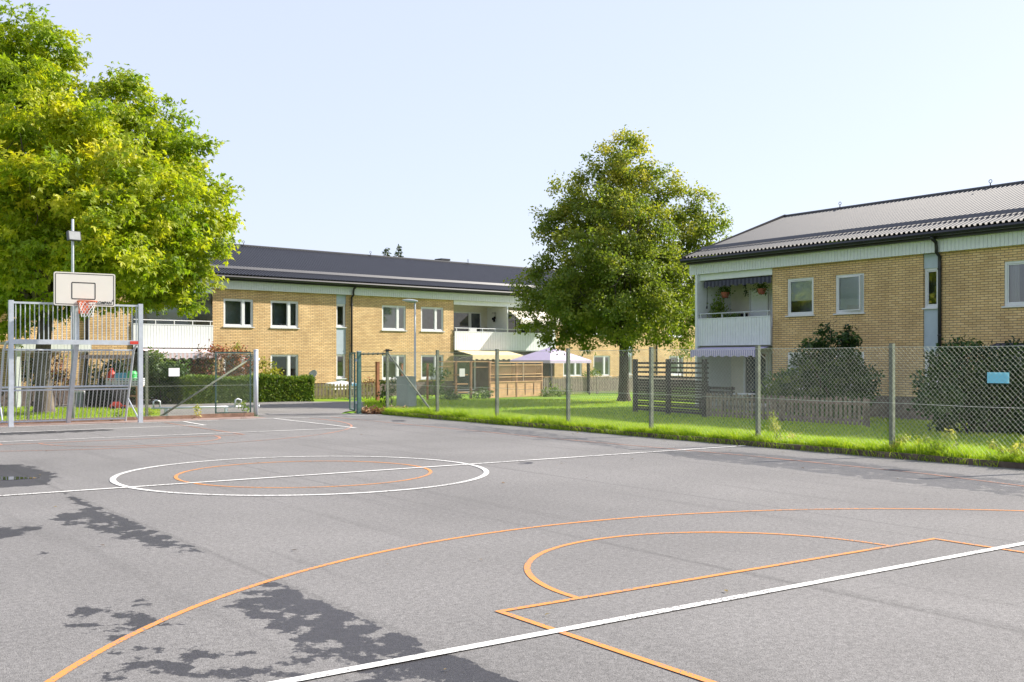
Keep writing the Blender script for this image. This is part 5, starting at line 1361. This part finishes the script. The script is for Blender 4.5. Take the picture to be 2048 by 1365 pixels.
MB().box(-.24, .24, -.22, .22, .44, .48).build('seat', black_pl, chh); MB().box(-.24, .24, .18, .22, .55, 1.18).build('backrest', black_pl, chh)
for sx in (-.21, .21):
    for sy in (-.19, .19): MB().box(sx-.02, sx+.02, sy-.02, sy+.02, 0, 1.18 if sy > 0 and False else .438).build('leg', black_pl, chh)
    MB().box(sx-.018, sx+.018, .182, .218, .482, .548).build('arm', black_pl, chh)
c = inb(RB, 1460, 640, .25); pb_ = thing('planter_box', 'low green plants in a planter behind the corner balcony parapet', 'planter', (c[0], c[1], fz), RB.rz)
MB().box(-.5, .5, -.1, .1, .5, .9).build('trough', white_paint, pb_); 
n = 240; P = nr.uniform(-1, 1, (n, 3))*np.array([.5, .1, .08])+np.array([0, 0, 1.0]); leaf_mesh('foliage', P, nr.normal(size=P.shape)+np.array([0, 0, .6]), nr.normal(size=P.shape), nr.uniform(.06, .12, n), nr.uniform(0, 1, n), bush_leaf, pb_)
for x in (-.45, .45): MB().box(x-.03, x+.03, -.09, .09, 0, .498).build('leg', white_paint, pb_)
c = inb(LB, 939, 660, .8); wc = thing('balcony_chair', 'white chair on the far balcony above the yellow awning', 'chair', (c[0], c[1], fz), LB.rz)
MB().box(-.28, .28, -.25, .25, .42, .46).build('seat', white_paint, wc); MB().box(-.30, .30, -.30, -.255, .47, 1.22).build('backrest', white_paint, wc)
for sx in (-.24, .24):
    for sy in (-.21, .21): MB().box(sx-.02, sx+.02, sy-.02, sy+.02, 0, .418).build('leg', white_paint, wc)
c = inb(LB, 990, 636, .9); la_ = thing('wall_ornament', 'dark wrought ornament on the white balcony partition of the far building', 'ornament', (LB.w(9.77, .9)[0], LB.w(9.77, .9)[1], c[2]), LB.rz)
m = MB(); m.tube([(0, 0, .28), (-.30, 0, .28)], .014, 5); m.tube([(-.06, 0, .35), (-.06, 0, .05)], .014, 5)
for a, b_2 in ((-.1, .0), (-.22, -.06), (-.14, -.16)): m.lathe([(0, -.09), (.06, -.09), (.075, .0), (.05, .07), (0, .07)], 8, (a, 0, b_2))
m.build('ironwork', black_pl, la_)
bc = thing('garden_bench', 'grey cushioned bench on the shaded patio under the corner balcony', 'bench', rbw(tl(RB, 1432, -1.2), -1.2), RB.rz)
m = MB(); 
for i in range(3): m.box(-.7, .7, -.25+i*.17, -.25+i*.17+.14, .42, .45)
m.build('seat', black_wood, bc); m = MB()
for i in range(3): m.box(-.7, .7, .26, .29, .52+i*.15, .52+i*.15+.11)
m.build('backrest', black_wood, bc); MB().box(-.6, .6, -.2, .2, .452, .53).build('cushion', blue_panel, bc)
for sx in (-.62, .62): q = MB(); q.box(sx-.03, sx+.03, -.24, -.18, 0, .418); q.box(sx-.03, sx+.03, .2, .258, 0, .95); q.build('leg', black_wood, bc)
gt_ = thing('garden_table', 'small white round table on the shaded patio under the corner balcony', 'table', rbw(tl(RB, 1489, -1.6), -1.6), RB.rz)
m = MB(); m.lathe([(0, .70), (.42, .70), (.43, .72), (.42, .74), (0, .74)], 20); m.build('top', white_paint, gt_); m = MB(); m.lathe([(.25, 0), (.22, .04), (.05, .08), (.045, .698)], 12); m.build('pedestal', white_paint, gt_)

# repeats share a group
GR = {'shrub': 'shrubs and garden plants around the two buildings', 'weed': 'weeds along the foot of the fences', 'timber_post': 'timber posts of the far gardens',
      'spruce_tree': 'spruce tips above the far roof', 'awning': 'awnings on the two buildings', 'picket_fence': 'picket fences of the gardens', 'brick_building': 'yellow brick apartment buildings',
      'gate': 'leaves of the double gate', 'barbecue': 'covered barbecues behind the goal', 'hanging_pot': 'hanging pots on the corner balcony', 'balcony_chair': 'chairs on the balconies',
      'chain_link_fence': 'chain link fences of the court', 'sign': 'small plates on the wire fence'}
for o in sc.objects:
    k = o.name.split('.')[0]
    if o.parent is None and k in GR and 'label' in o: o['group'] = GR[k]
